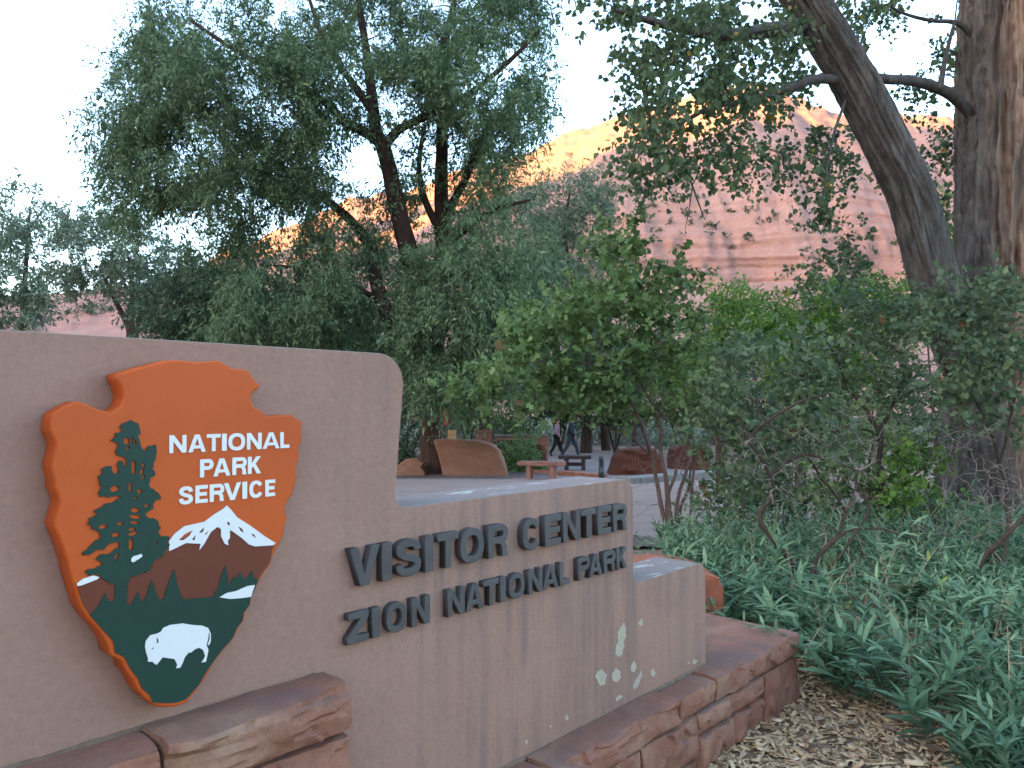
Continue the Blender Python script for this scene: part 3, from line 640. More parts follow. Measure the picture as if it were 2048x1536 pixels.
holes = [ell(*h) for h in [(655, 690, 21, 25), (690, 685, 9, 28), (714, 700, 8, 20), (662, 738, 12, 16, -.4), (703, 870, 14, 55), (768, 855, 13, 17), (760, 900, 14, 24, -.3), (768, 938, 12, 16, -.5), (680, 1005, 12, 38), (573, 1015, 32, 22, -.3), (742, 1032, 18, 15), (712, 1077, 14, 11), (792, 1130, 19, 10, -.6), (712, 1160, 32, 17), (714, 1206, 38, 16, .8), (712, 1244, 32, 11, .5), (692, 1290, 24, 12, -.8), (700, 1321, 32, 15, -.8), (685, 1395, 17, 44), (495, 1272, 27, 18, -.5), (612, 1252, 21, 13, -.3), (580, 1328, 27, 17, -.5), (585, 1478, 12, 26, -.5), (860, 1378, 10, 8)]]
# the gaps in the crown show the orange board: cut as holes
def jag(P, step=.006, amp=.0022):
    r = np.random.default_rng(3); o = []
    for k in range(len(P)):
        a, b = np.array(P[k]), np.array(P[(k + 1) % len(P)]); n = max(1, int(np.linalg.norm(b - a) / step))
        for q in range(n): o.append(tuple(a + (b - a) * q / n + (r.normal(0, amp, 2) if q else 0)))
    return o
plate('tree_figure', [jag(tree_l)] + holes, EW + .0005, .0037, M['green_paint'], emblem)
snow = Z1([(945, 1440), (945, 1370), (985, 1320), (1050, 1270), (1185, 1240), (1260, 1185), (1310, 1155), (1340, 1130), (1370, 1160), (1410, 1210), (1490, 1260), (1600, 1340), (1672, 1385), (1655, 1400), (1530, 1408), (1490, 1395), (1440, 1350), (1385, 1310), (1360, 1295), (1360, 1350), (1345, 1370), (1350, 1400), (1325, 1390), (1300, 1340), (1300, 1290), (1275, 1275), (1230, 1310), (1185, 1390), (1150, 1435), (1160, 1390), (1060, 1385), (1000, 1415)])
sh = [Z1(p) for p in ([(1010, 1365), (1050, 1325), (1105, 1297), (1085, 1335), (1042, 1366)], [(1150, 1312), (1185, 1276), (1180, 1305), (1160, 1318)], [(1100, 1362), (1125, 1330), (1122, 1366)], [(1185, 1325), (1215, 1300), (1200, 1328)], [(1340, 1240), (1358, 1242), (1360, 1265), (1345, 1262)], [(1415, 1270), (1445, 1290), (1455, 1315), (1435, 1305)], [(1505, 1322), (1525, 1325), (1540, 1352), (1518, 1338)])]
plate('snow_cap', [snow] + sh, EW + .0015, .0022, M['white_paint'], emblem)
for k, P in enumerate([Z1([(685, 1490), (700, 1475), (755, 1458), (760, 1475), (740, 1490), (700, 1515), (685, 1510)])]): plate('snow_field', [P], EW + .0042, .0014, M['white_paint'], emblem)
plate('snow_field', [Z2([(318, 415), (320, 395), (360, 365), (430, 343), (470, 355), (455, 370), (345, 412)])], EW + .0016, .0016, M['white_paint'], emblem)
plate('lake', [Z2([(1288, 492), (1340, 462), (1400, 450), (1480, 415), (1530, 408), (1518, 440), (1503, 488), (1440, 497), (1360, 503)])], EW + .003, .0014, M['white_paint'], emblem)
bison = Z2([(800, 905), (788, 870), (780, 830), (785, 790), (815, 750), (860, 740), (890, 725), (905, 700), (950, 680), (1040, 670), (1100, 680), (1170, 685), (1210, 700), (1228, 740), (1228, 790), (1215, 820), (1206, 812), (1220, 780), (1221, 735), (1214, 733), (1210, 775), (1198, 815), (1212, 850), (1195, 930), (1165, 935), (1180, 915), (1190, 890), (1175, 850), (1150, 835), (1120, 845), (1090, 870), (1080, 865), (1050, 900), (1040, 930), (1020, 970), (992, 975), (1000, 950), (980, 912), (930, 905), (900, 900), (880, 925), (860, 950), (845, 945), (830, 930), (800, 930)])
plate('bison_figure', [bison, Z2([(855, 765), (870, 778), (873, 800), (850, 806), (862, 793)]), Z2([(818, 843), (838, 832), (836, 845)])], EW + .003, .0018, M['white_paint'], emblem)
zx = lambda X: 60 + X * .29297
for word, ex, (yl0, yl1, yr0, yr1) in [
        ('NATIONAL', [(948, 1065), (1078, 1198), (1203, 1298), (1307, 1340), (1352, 1465), (1478, 1578), (1585, 1700), (1706, 1768)], (640, 765, 637, 743)),
        ('PARK', [(1160, 1252), (1250, 1366), (1380, 1478), (1486, 1576)], (808, 935, 800, 912)),
        ('SERVICE', [(1020, 1112), (1130, 1214), (1228, 1326), (1324, 1440), (1450, 1482), (1498, 1588), (1606, 1673)], (993, 1118, 960, 1070))]:
    y0 = lambda X: 680 + X * .29297
    zt_ = .5 * (on_wall(zx(ex[0][0]), y0(yl0), EW)[1] + on_wall(zx(ex[-1][1]), y0(yr0), EW)[1])
    zb_ = .5 * (on_wall(zx(ex[0][0]), y0(yl1), EW)[1] + on_wall(zx(ex[-1][1]), y0(yr1), EW)[1])
    letters(word, ext_u(ex, EW, 900, zx), zb_, zt_, EW, .0022, M['white_paint'], emblem, .235, 0)

# ================================================================== PLANTS
LANCE = (np.array([(0, 0, 0), (-.5, .42, .05), (0, 1, 0), (.5, .42, .05)]), np.array([(0, 2, 1), (0, 3, 2)]))
LANCE6 = (np.array([(0, 0, 0), (-.42, .25, .04), (-.38, .6, .0), (0, 1, -.12), (.38, .6, .0), (.42, .25, .04), (0, .45, -.03)]), np.array([(0, 6, 1), (1, 6, 2), (2, 6, 3), (3, 6, 4), (4, 6, 5), (5, 6, 0)]))
DELTA = (np.array([(0, 0, 0), (-.5, .28, .08), (-.34, .62, .05), (0, 1, -.05), (.34, .62, .05), (.5, .28, .08)]), np.array([(0, 3, 2), (0, 2, 1), (0, 5, 4), (0, 4, 3)]))
LOBED = (np.array([(0, 0, 0), (-.55, .22, .05), (-.25, .45, .0), (-.5, .75, .06), (0, 1, -.04), (.5, .75, .06), (.25, .45, .0), (.55, .22, .05)]), np.array([(0, 2, 1), (0, 4, 2), (2, 4, 3), (0, 6, 4), (0, 7, 6), (6, 5, 4)]))

def leaf_arrays(P, D, N, L, Wd, tint, tmpl):
    tv, tf = tmpl; n = len(P)
    D = norm(D); X = norm(np.cross(D, N)); N2 = np.cross(X, D)
    L = np.broadcast_to(L, (n,)); Wd = np.broadcast_to(Wd, (n,))
    V = P[:, None] + tv[None, :, 0:1] * (X * Wd[:, None])[:, None] + tv[None, :, 1:2] * (D * L[:, None])[:, None] + tv[None, :, 2:3] * (N2 * L[:, None])[:, None]
    k = len(tv); Fa = (tf[None] + (np.arange(n) * k)[:, None, None]).reshape(-1, 3)
    return V.reshape(-1, 3), Fa, np.repeat(tint, k)

def sprays(A, out, r, m, twig, L, Wd, tmpl, droop=0.5, spread=0.8, tone=None, tone_amp=.22, flat=0.3):
    """leafy twigs: A start points, out rough outward directions"""
    n = len(A)
    t = norm(out + r.normal(0, spread, (n, 3)) + np.array([0, 0, -droop]))
    tl = twig * r.uniform(.5, 1.3, n)
    f = (np.arange(m)[None] + r.uniform(0, 1, (n, m))) / m
    P = A[:, None] + t[:, None] * (f * tl[:, None])[..., None] + np.stack([np.zeros((n, m)), np.zeros((n, m)), -droop * .35 * (f * tl[:, None]) ** 1.3], -1)
    P = P + r.normal(0, twig * .07, P.shape)
    D = norm(t[:, None] * .5 + r.normal(0, .75, (n, m, 3)) + np.array([0, 0, -droop * .9]))
    N = r.normal(0, 1, (n, m, 3)) + np.array([0, 0, flat * 3])
    tone = np.zeros(n) if tone is None else tone
    ti = np.clip(.42 + tone[:, None] + r.normal(0, tone_amp, (n, m)), 0, 0.93)
    ti = np.where(r.uniform(0, 1, ti.shape) > .989, 1.0, ti)
    LL = L * np.clip(r.lognormal(-.08, .32, n * m), .4, 1.9)
    return leaf_arrays(P.reshape(-1, 3), D.reshape(-1, 3), N.reshape(-1, 3), LL, LL * (Wd / L), ti.ravel(), tmpl)

def blob_points(blobs, r, gap=.0, gs=.02):
    """blobs in photograph pixels with a distance: (cx, cy, rx, ry, Y, half-depth, count)"""
    A, C, out = [], [], []
    for cx, cy, rx, ry, Y, dp, cnt in blobs:
        n = int(cnt * 1.6); v = norm(r.normal(0, 1, (n, 3))); rad = r.uniform(.15, 1, n) ** .45
        q = v * rad[:, None]
        x, y, d = cx + rx * q[:, 0], cy + ry * q[:, 1], Y + dp * q[:, 2]
        p = atv(x, y, d)
        if gap > -1:
            g = fbm(np.stack([x * gs, y * gs, d * .35], -1), 3); keep = g > np.quantile(g, .28) if gap == 0 else g > gap
            p, q = p[keep], q[keep]
        p, q = p[:cnt], q[:cnt]
        A.append(p); out.append(np.stack([q[:, 0], q[:, 2], -q[:, 1]], -1))
    return np.concatenate(A), np.concatenate(out)

class Wood:
    def __init__(s): s.V, s.F, s.n, s.nodes, s.rad = [], [], 0, [], []
    def tube(s, P, rad, k=6, r=None, rough=0.0, cap=True):
        P = np.asarray(P, float); rad = np.broadcast_to(rad, (len(P),)).astype(float)
        T = norm(np.gradient(P, axis=0)); ref = np.array([1.0, .13, .07]) if abs(T[0][0]) < .8 else np.array([.1, 1.0, 0])
        U = norm(np.cross(T, ref)); W = np.cross(T, U)
        a = np.linspace(0, 2 * np.pi, k, endpoint=False)
        ring = np.cos(a)[None, :, None] * U[:, None] + np.sin(a)[None, :, None] * W[:, None]
        rr = rad[:, None] * np.ones((1, k))
        if rough: rr = rr * (1 + rough * fbm(np.stack([P[:, None, 0] * 2 + np.cos(a)[None] * 1.5, P[:, None, 1] * 2 + np.sin(a)[None] * 1.5, P[:, None, 2] * 2 + 0 * a[None]], -1), 3))
        V = P[:, None] + ring * rr[..., None]
        s.V.append(V.reshape(-1, 3)); s.F.append(grid_faces(len(P), k, True) + s.n); s.n += V.shape[0] * k
    def limb(s, P, r0, r1, k=8, sub=5, rough=.12, wig=0.0, r=None):
        P = np.asarray(P, float); Q = []
        for i in range(len(P) - 1):
            p0, p1, p2, p3 = P[max(i - 1, 0)], P[i], P[i + 1], P[min(i + 2, len(P) - 1)]
            for t in np.arange(sub) / sub:
                Q.append(.5 * (2 * p1 + (p2 - p0) * t + (2 * p0 - 5 * p1 + 4 * p2 - p3) * t * t + (3 * p1 - p0 - 3 * p2 + p3) * t ** 3))
        Q.append(P[-1]); Q = np.array(Q)
        if wig: Q = Q + wig * np.stack([fbm(Q * 3 + 5 * j, 2) for j in range(3)], -1)
        rad = np.linspace(1, 0, len(Q)); rad = r1 + (r0 - r1) * rad ** .9
        s.tube(Q, rad, k, rough=rough)
        s.nodes += list(Q); s.rad += list(rad)
        return Q
    def net(s, A, r, tip=.006, k=4, wig=.25, sag=.0, order='near'):
        """join attractor points to the nearest wood, nearest first, so that twigs branch from twigs"""
        N = np.array(s.nodes); Rd = np.array(s.rad)
        d0 = np.min(np.linalg.norm(A[:, None] - N[None, ::max(1, len(N) // 150)], axis=-1), 1)
        for a in A[np.argsort(d0)]:
            d = np.linalg.norm(N - a, axis=1) * (1 + .25 * (N[:, 2] > a[2] + .2)); i = int(np.argmin(d)); b = N[i]; L = np.linalg.norm(a - b)
            if L < .03: continue
            m = 5; t = np.linspace(0, 1, m)[:, None]
            Q = b + (a - b) * t; Q += np.sin(np.pi * t) * (r.normal(0, .09, 3) * L + np.array([0, 0, wig * .3 * L]))
            r0 = min(Rd[i] * .7, tip + .016 * L + .004); rad = np.linspace(r0, tip * .6, m)
            s.tube(Q, rad, k)
            N = np.concatenate([N, Q[1:]]); Rd = np.concatenate([Rd, rad[1:]])
        s.nodes, s.rad = list(N), list(Rd)
    def build(s, name, mat, parent):
        V = np.concatenate(s.V); Fa = np.concatenate(s.F)
        return mesh(name, V, Fa, mat, parent, True)
def join_leaves(parts):
    V, Fa, T, n = [], [], [], 0
    for v, f, t in parts: V.append(v); Fa.append(f + n); T.append(t); n += len(v)
    return np.concatenate(V), np.concatenate(Fa), np.concatenate(T)
def crown(name, parts, mat, parent):
    V, Fa, T = join_leaves(parts); return mesh(name, V, Fa, mat, parent, False, tint=T)

M['leaf_willow'] = m_leaf('willow_leaf', (0.0470, 0.0854, 0.0447), (0.1148, 0.1786, 0.0918), (0.2088, 0.2873, 0.1365), trans=.36)  # leaf colours lifted and greyed in albedo in place of veiling glare
M['leaf_grey'] = m_leaf('grey_willow_leaf', (0.0840, 0.1176, 0.0840), (0.1456, 0.1960, 0.1288), (0.2240, 0.2744, 0.1680), trans=.36)
M['leaf_dark'] = m_leaf('dark_leaf', (0.028, 0.054, 0.032), (0.060, 0.100, 0.055), (0.105, 0.155, 0.080), trans=.36)
M['leaf_cotton'] = m_leaf('cottonwood_leaf', (0.0437, 0.0749, 0.0402), (0.0928, 0.1373, 0.0651), (0.1638, 0.2080, 0.0880), (0.3276, 0.2288, 0.0478), .985, trans=.38)
M['leaf_maple'] = m_leaf('maple_leaf', (0.0665, 0.1176, 0.0426), (0.1391, 0.2128, 0.0745), (0.2177, 0.2968, 0.1117), (0.17, 0.11, 0.05), .985, trans=.4)
M['leaf_bright'] = m_leaf('bright_leaf', (0.06, 0.125, 0.022), (0.11, 0.21, 0.04), (0.18, 0.29, 0.06), trans=.38)
M['leaf_oak'] = m_leaf('shrub_leaf', (0.0471, 0.0796, 0.0431), (0.0987, 0.1448, 0.0736), (0.1683, 0.2162, 0.1032), (0.17, 0.085, 0.045), .985, trans=.36)
M['leaf_ground'] = m_leaf('groundcover_leaf', (0.055, 0.115, 0.062), (0.130, 0.225, 0.125), (0.225, 0.330, 0.190), (0.26, 0.30, 0.06), .985, trans=.3, rough=.5)
M['leaf_sage'] = m_leaf('sage_leaf', (0.12, 0.15, 0.11), (0.19, 0.23, 0.18), (0.27, 0.31, 0.24), trans=.2)
M['bark_dark'] = m_bark('dark_bark', (0.030, 0.020, 0.017), (0.085, 0.060, 0.050), 7, .2)
M['bark_red'] = m_bark('reddish_bark', (0.026, 0.015, 0.012), (0.085, 0.05, 0.04), 9, .12)
M['twig'] = m_bark('grey_twig', (0.10, 0.080, 0.070), (0.26, 0.22, 0.195), 14, .3, .4, .01)
M['twig_red'] = m_bark('brown_twig', (0.060, 0.036, 0.030), (0.17, 0.11, 0.090), 14, .3, .4, .01)
def m_cotton():
    q = Nd('cottonwood_bark'); v = q.co('Object', (1, 1, .13))
    f = q.noise(v, 7, 8, .62, .5); g = q.noise(q.co('Object', (1, 1, .4)), 40, 5, .7)
    c = q.ramp(f, [(0.32, (0.0284, 0.0253, 0.0250)), (0.47, (0.0800, 0.0719, 0.0684)), (0.6, (0.1483, 0.1304, 0.1185)), (0.75, (0.2194, 0.1863, 0.1581))])
    c = q.mix(.35, c, q.ramp(g, [(0.3, (0.0388, 0.0346, 0.0316)), (0.7, (0.1936, 0.1663, 0.1449))]))
    # worn reddish-tan strip on the side that faces the path
    sep = q.n('ShaderNodeSeparateXYZ'); q.l(q._co.outputs['Object'], sep.inputs[0])
    mr = q.n('ShaderNodeMapRange'); mr.inputs['From Min'].default_value = -.66; mr.inputs['From Max'].default_value = -.34; q.l(sep.outputs[0], mr.inputs['Value'])
    st = q.noise(q.co('Object', (1, 1, .07)), 5, 5, .6, .4)
    w = q.math('MULTIPLY', mr.outputs[0], q.ramp(st, [(0.30, BW(0)), (0.52, BW(.9))]))
    c = q.mix(w, c, q.ramp(q.noise(q.co('Object', (1, 1, .1)), 12, 4), [(0.35, (0.1936, 0.0824, 0.0448)), (0.6, (0.3871, 0.2661, 0.1844))]))
    q.col(c); q.rough(.92); q.b.inputs['Specular IOR Level'].default_value = .12
    q.bump(q.math('ADD', f, q.math('MULTIPLY', g, .3)), .8, .04); return q.m
M['bark_cotton'] = m_cotton()
M['bark_grey'] = m_bark('grey_bark', (0.040, 0.035, 0.033), (0.135, 0.117, 0.106), 8, .3)
px = lambda pts: np.array([at(x, y, Y) for x, y, Y in pts])
def grounded(x, y): return ground(x, y)

# ---------------------------------------------------------------- the big willow in the middle
def big_willow():
    r = np.random.default_rng(11); Y = 22.4
    b = at(872, 945, Y); b[2] = float(gz(b[0], b[1])) - .05
    t = thing('willow_tree', 'big drooping willow tree with leaning dark trunk rising behind the red boulder', 'tree', b)
    w = Wood()
    w.limb(np.vstack([b, px([(868, 900, Y), (862, 830, Y), (858, 770, Y), (835, 715, Y)])]), .40, .27, 14, rough=.25)
    w.limb(px([(835, 715, Y), (800, 668, Y), (772, 622, Y), (752, 560, Y), (742, 500, Y + .3), (700, 440, Y + .6), (640, 390, Y + .9), (560, 330, Y + .6), (470, 270, Y)]), .28, .05, 10)
    w.limb(px([(858, 790, Y), (868, 700, Y + .4), (880, 600, Y + .6), (885, 480, Y + .6), (882, 380, Y + .6), (884, 260, Y + .3), (880, 150, Y), (900, 40, Y), (930, -80, Y)]), .34, .06, 10)
    w.limb(px([(870, 640, Y + .5), (830, 540, Y), (808, 470, Y - .3), (790, 390, Y - .4), (768, 300, Y - .5), (752, 262, Y - .5), (745, 200, Y - .5), (735, 120, Y - .5), (720, 20, Y), (700, -90, Y)]), .33, .06, 10)
    w.limb(px([(760, 285, Y - .5), (725, 262, Y - .8), (690, 245, Y - 1), (650, 205, Y - 1.2), (560, 150, Y - 1.6), (470, 100, Y - 1.8), (380, 40, Y - 2)]), .17, .04, 8)
    w.limb(px([(770, 290, Y - .5), (800, 258, Y - .8), (845, 236, Y - 1), (920, 200, Y - 1.4), (1010, 130, Y - 1.6), (1080, 60, Y - 1.5)]), .15, .04, 8)
    w.limb(px([(750, 230, Y - .5), (715, 180, Y - .2), (680, 130, Y), (640, 60, Y + .5), (610, -30, Y + 1)]), .14, .04, 8)
    w.limb(px([(884, 470, Y + .6), (850, 400, Y + .4), (838, 330, Y + .2), (850, 250, Y)]), .13, .05, 8)
    w.limb(px([(890, 430, Y + .6), (930, 360, Y), (960, 280, Y - .5), (1010, 220, Y - 1), (1060, 160, Y - 1.2)]), .14, .04, 8)
    w.limb(px([(880, 520, Y + .6), (930, 460, Y - .5), (990, 420, Y - 1.5), (1060, 400, Y - 2)]), .12, .03, 8)
    w.limb(px([(760, 600, Y), (700, 570, Y - .6), (620, 540, Y - 1.2), (540, 530, Y - 1.6)]), .09, .03, 6)
    up = [(480, 110, 210, 120, Y, 4, 460), (330, 170, 110, 100, Y, 3, 240), (268, 250, 80, 60, Y, 2, 100), (400, 280, 170, 90, Y, 3.5, 330), (600, 190, 150, 110, Y - 1, 3.5, 300), (830, 70, 190, 100, Y, 4, 430), (1010, 70, 110, 110, Y, 3, 260), (1050, 190, 75, 80, Y, 2.5, 130), (950, 170, 110, 85, Y - 1.5, 3, 230), (690, 60, 190, 80, Y + 1, 4, 330),
          (470, 385, 150, 70, Y, 3, 200), (320, 340, 110, 70, Y, 2.5, 130), (230, 300, 50, 60, Y, 1.5, 45), (610, 350, 90, 60, Y, 2.5, 90), (560, 300, 110, 80, Y, 3, 170), (1000, 290, 70, 55, Y - 1, 2, 65), (930, 300, 70, 60, Y, 2, 60), (730, 180, 90, 90, Y + 2, 2, 110), (820, 190, 80, 60, Y + 1, 2, 90), (820, 330, 60, 50, Y, 2, 30), (720, 390, 70, 40, Y, 2, 45), (330, 60, 60, 60, Y, 2, 90),
          (680, 150, 130, 90, Y - 2.5, 1, 120), (560, 180, 120, 80, Y - 3, 1, 90), (800, 170, 90, 60, Y - 2.5, 1, 70), (900, 110, 120, 60, Y - 3, 1, 90), (400, 90, 110, 70, Y - 3, 1, 70), (480, -90, 260, 110, Y, 4, 260), (800, -120, 320, 120, Y, 5, 380), (1060, -40, 90, 90, Y, 3, 120), (280, 420, 70, 50, Y, 1.5, 60), (390, 460, 110, 50, Y, 2, 110), (540, 450, 120, 45, Y, 2, 80), (640, 420, 90, 50, Y + .5, 2, 60), (860, 400, 80, 50, Y + 1.5, 1.5, 45), (960, 340, 70, 50, Y, 2, 45)]
    lo = [(920, 570, 140, 90, Y - 1.5, 3, 520), (1000, 480, 110, 80, Y - 1, 2.5, 270), (900, 660, 110, 70, Y - 2, 2, 380), (1000, 620, 80, 90, Y - 1.5, 2, 300), (880, 740, 60, 45, Y - 2.5, 1.2, 160), (960, 710, 60, 45, Y - 2, 1.5, 150), (620, 570, 100, 60, Y - 1, 2, 220), (730, 560, 60, 60, Y + 2.4, 1.2, 120), (780, 400, 50, 40, Y + 1.6, 1, 40), (700, 470, 80, 45, Y, 2, 75), (590, 470, 110, 40, Y, 2, 60), (550, 640, 130, 55, Y - 1, 2, 300), (690, 640, 90, 60, Y + 2.2, 1.5, 260), (830, 560, 60, 70, Y + 2, 1.2, 110), (830, 680, 60, 60, Y + 2, 1, 120), (680, 700, 110, 30, Y - .5, 1.5, 150), (960, 390, 70, 40, Y, 2, 60), (780, 500, 60, 50, Y + 1, 2, 40), (560, 560, 120, 40, Y - 1, 2, 150)]
    up = [(a_, b_, c_, d_, e_, f_, int(n_ * 1.35)) for a_, b_, c_, d_, e_, f_, n_ in up]
    A1, O1 = blob_points(up, r, .02, .016); A2, O2 = blob_points(lo, r, -.1, .02)
    tone1 = .16 * fbm(A1 * .55, 2); tone2 = .18 * fbm(A2 * .6, 2) + .02
    w.net(np.concatenate([A1[::5], A2[::6]]), r, .010, 4, .2)
    w.build('trunk', M['bark_red'], t)
    crown('crown', [sprays(A1, O1, r, 40, .85, .125, .042, LANCE, .55, .7, tone1), sprays(A2, O2, r, 38, .85, .13, .042, LANCE, .9, .5, tone2)], M['leaf_willow'], t)
big_willow()

# ---------------------------------------------------------------- generic tree from picture blobs
def tree(name, label, cat, base, stems, blobs, leafmat, barkmat, m=18, twig=.6, L=.14, Wd=.05, tmpl=LANCE, droop=.3, spread=.9, gap=-.1, gs=.02, net=6, r0=.2, r1=.03, tip=.008, seed=1, group=None, tone=.15, k=7, flat=.3, wood_name='trunk', crown_name='crown', wig=0.0):
    r = np.random.default_rng(seed)
    t = thing(name, label, cat, base, 0, group); w = Wood()
    for s in stems:
        rr0, rr1 = (r0, r1) if not isinstance(s, tuple) else (s[1], s[2]); P = s[0] if isinstance(s, tuple) else s
        w.limb(P, rr0, rr1, k, rough=.15, wig=wig)
    A, O = blob_points(blobs, r, gap, gs)
    if net: w.net(A[::net], r, tip, 4, .2)
    w.build(wood_name, barkmat, t)
    crown(crown_name, [sprays(A, O, r, m, twig, L, Wd, tmpl, droop, spread, tone * fbm(A * .8, 2), flat=flat)], leafmat, t)
    return t
def gbase(x, Y):
    p = at(x, 800, Y); p[2] = float(gz(p[0], Y)) - .05; return p
def stem(base, pts): return np.vstack([base, px(pts)])

# trees along the far side of the valley floor, behind the sign
Y = 46; b = gbase(40, Y)
tree('poplar_tree', 'tall pale poplar tree at the far left edge of the picture', 'tree', b, [(stem(b, [(45, 700, Y), (50, 560, Y), (60, 420, Y)]), .3, .05)],
     [(40, 430, 60, 60, Y, 2.5, 170), (30, 520, 70, 70, Y, 3, 210), (20, 620, 90, 60, Y, 3, 260), (-80, 480, 80, 110, Y, 3, 150), (70, 560, 30, 50, Y, 2, 40), (-60, 640, 100, 60, Y, 3, 150)], M['leaf_grey'], M['bark_dark'], 18, 1.2, .30, .10, LANCE, .5, seed=21)
Y = 38; b = gbase(262, Y)
tree('ash_tree', 'small forked tree against pink rock just above the stucco wall', 'tree', b, [(stem(b, [(262, 700, Y), (258, 655, Y), (235, 610, Y), (200, 540, Y)]), .28, .06), (stem(b, [(268, 680, Y), (280, 640, Y), (310, 600, Y), (340, 540, Y)]), .22, .05), (px([(262, 660, Y), (265, 600, Y), (255, 500, Y)]), .16, .04)],
     [(170, 490, 70, 70, Y, 2.5, 200), (250, 500, 80, 70, Y, 2.5, 230), (330, 540, 70, 60, Y, 2.5, 200), (180, 580, 70, 40, Y, 2, 130), (330, 620, 60, 30, Y, 2, 70), (150, 430, 25, 35, Y, 1, 22), (230, 450, 40, 40, Y, 2, 50), (120, 560, 40, 30, Y, 1.5, 40)], M['leaf_grey'], M['bark_dark'], 26, .9, .20, .07, LANCE, .35, seed=22)
Y = 31; b = gbase(470, Y)
tree('box_elder_tree', 'dark dense tree left of the big willow, over the emblem', 'tree', b, [(stem(b, [(470, 720, Y), (465, 650, Y), (450, 560, Y)]), .3, .06)],
     [(430, 570, 100, 55, Y, 3, 300), (350, 610, 90, 60, Y, 3, 240), (470, 640, 130, 60, Y, 3, 380), (560, 690, 130, 45, Y, 3, 330), (400, 690, 130, 40, Y, 3, 280), (470, 520, 60, 40, Y, 2, 90)], M['leaf_dark'], M['bark_dark'], 20, .9, .20, .08, LANCE, .45, seed=23)
Y = 34; b = gbase(700, Y)
tree('juniper_tree', 'dark bushy tree behind the willow trunk above the corner of the stucco', 'tree', b, [(stem(b, [(700, 760, Y), (690, 680, Y), (700, 600, Y)]), .3, .06)],
     [(660, 650, 130, 50, Y, 3, 380), (760, 650, 90, 60, Y, 3, 280), (700, 710, 150, 40, Y, 3, 400), (640, 590, 90, 40, Y, 2, 160), (830, 740, 60, 60, Y, 2.5, 200), (770, 780, 60, 60, Y, 2, 160)], M['leaf_dark'], M['bark_dark'], 20, .9, .20, .08, LANCE, .45, seed=24)
Y = 40; b = gbase(1212, Y)
tree('tamarisk_tree', 'grey-green feathery tree right of the willow against the red cliff', 'tree', b, [(stem(b, [(1200, 760, Y), (1160, 620, Y), (1130, 480, Y), (1140, 380, Y)]), .28, .04), (px([(1140, 620, Y), (1080, 500, Y), (1060, 420, Y)]), .12, .03), (px([(1140, 560, Y), (1190, 450, Y), (1220, 380, Y)]), .1, .03)],
     [(1150, 320, 60, 45, Y, 1.5, 90), (1130, 400, 110, 60, Y, 2, 190), (1060, 440, 80, 60, Y, 2, 130), (1190, 400, 70, 60, Y, 2, 100), (1140, 500, 110, 60, Y, 2.5, 220), (1100, 580, 100, 60, Y, 2.5, 300), (1170, 600, 80, 70, Y, 2, 230), (1040, 540, 60, 60, Y, 2, 120), (1120, 680, 110, 50, Y, 2.5, 300), (1060, 750, 70, 40, Y, 2, 140)], M['leaf_grey'], M['bark_dark'], 24, 1.1, .24, .065, LANCE, .3, seed=25)
Y = 17; b = gbase(1440, Y)
tree('locust_tree', 'bright green young tree below the pink talus in the middle distance', 'tree', b, [(stem(b, [(1440, 860, Y), (1445, 740, Y), (1450, 640, Y)]), .12, .03), (px([(1442, 780, Y), (1400, 700, Y), (1390, 650, Y)]), .07, .02)],
     [(1470, 590, 60, 30, Y, 1, 90), (1430, 640, 60, 50, Y, 1.2, 160), (1420, 720, 80, 60, Y, 1.3, 240), (1500, 650, 60, 50, Y, 1.2, 110), (1500, 730, 70, 50, Y, 1.2, 170), (1380, 780, 70, 40, Y, 1.2, 130)], M['leaf_bright'], M['bark_dark'], 18, .45, .095, .035, LANCE, .3, seed=26)
Y = 15; b = gbase(1600, Y)
tree('locust_tree', 'pale green bush crown right of the talus beside the leaning cottonwood stem', 'tree', b, [(stem(b, [(1600, 860, Y), (1605, 740, Y), (1620, 640, Y)]), .12, .03)],
     [(1590, 640, 70, 45, Y, 1.2, 150), (1660, 620, 70, 60, Y, 1.2, 170), (1600, 720, 90, 60, Y, 1.3, 250), (1700, 700, 80, 70, Y, 1.3, 240), (1720, 600, 60, 50, Y, 1.2, 90), (1860, 480, 40, 110, Y + 1, 1, 110), (1800, 600, 60, 60, Y, 1.2, 120)], M['leaf_bright'], M['bark_dark'], 18, .45, .095, .04, DELTA, .3, seed=27)

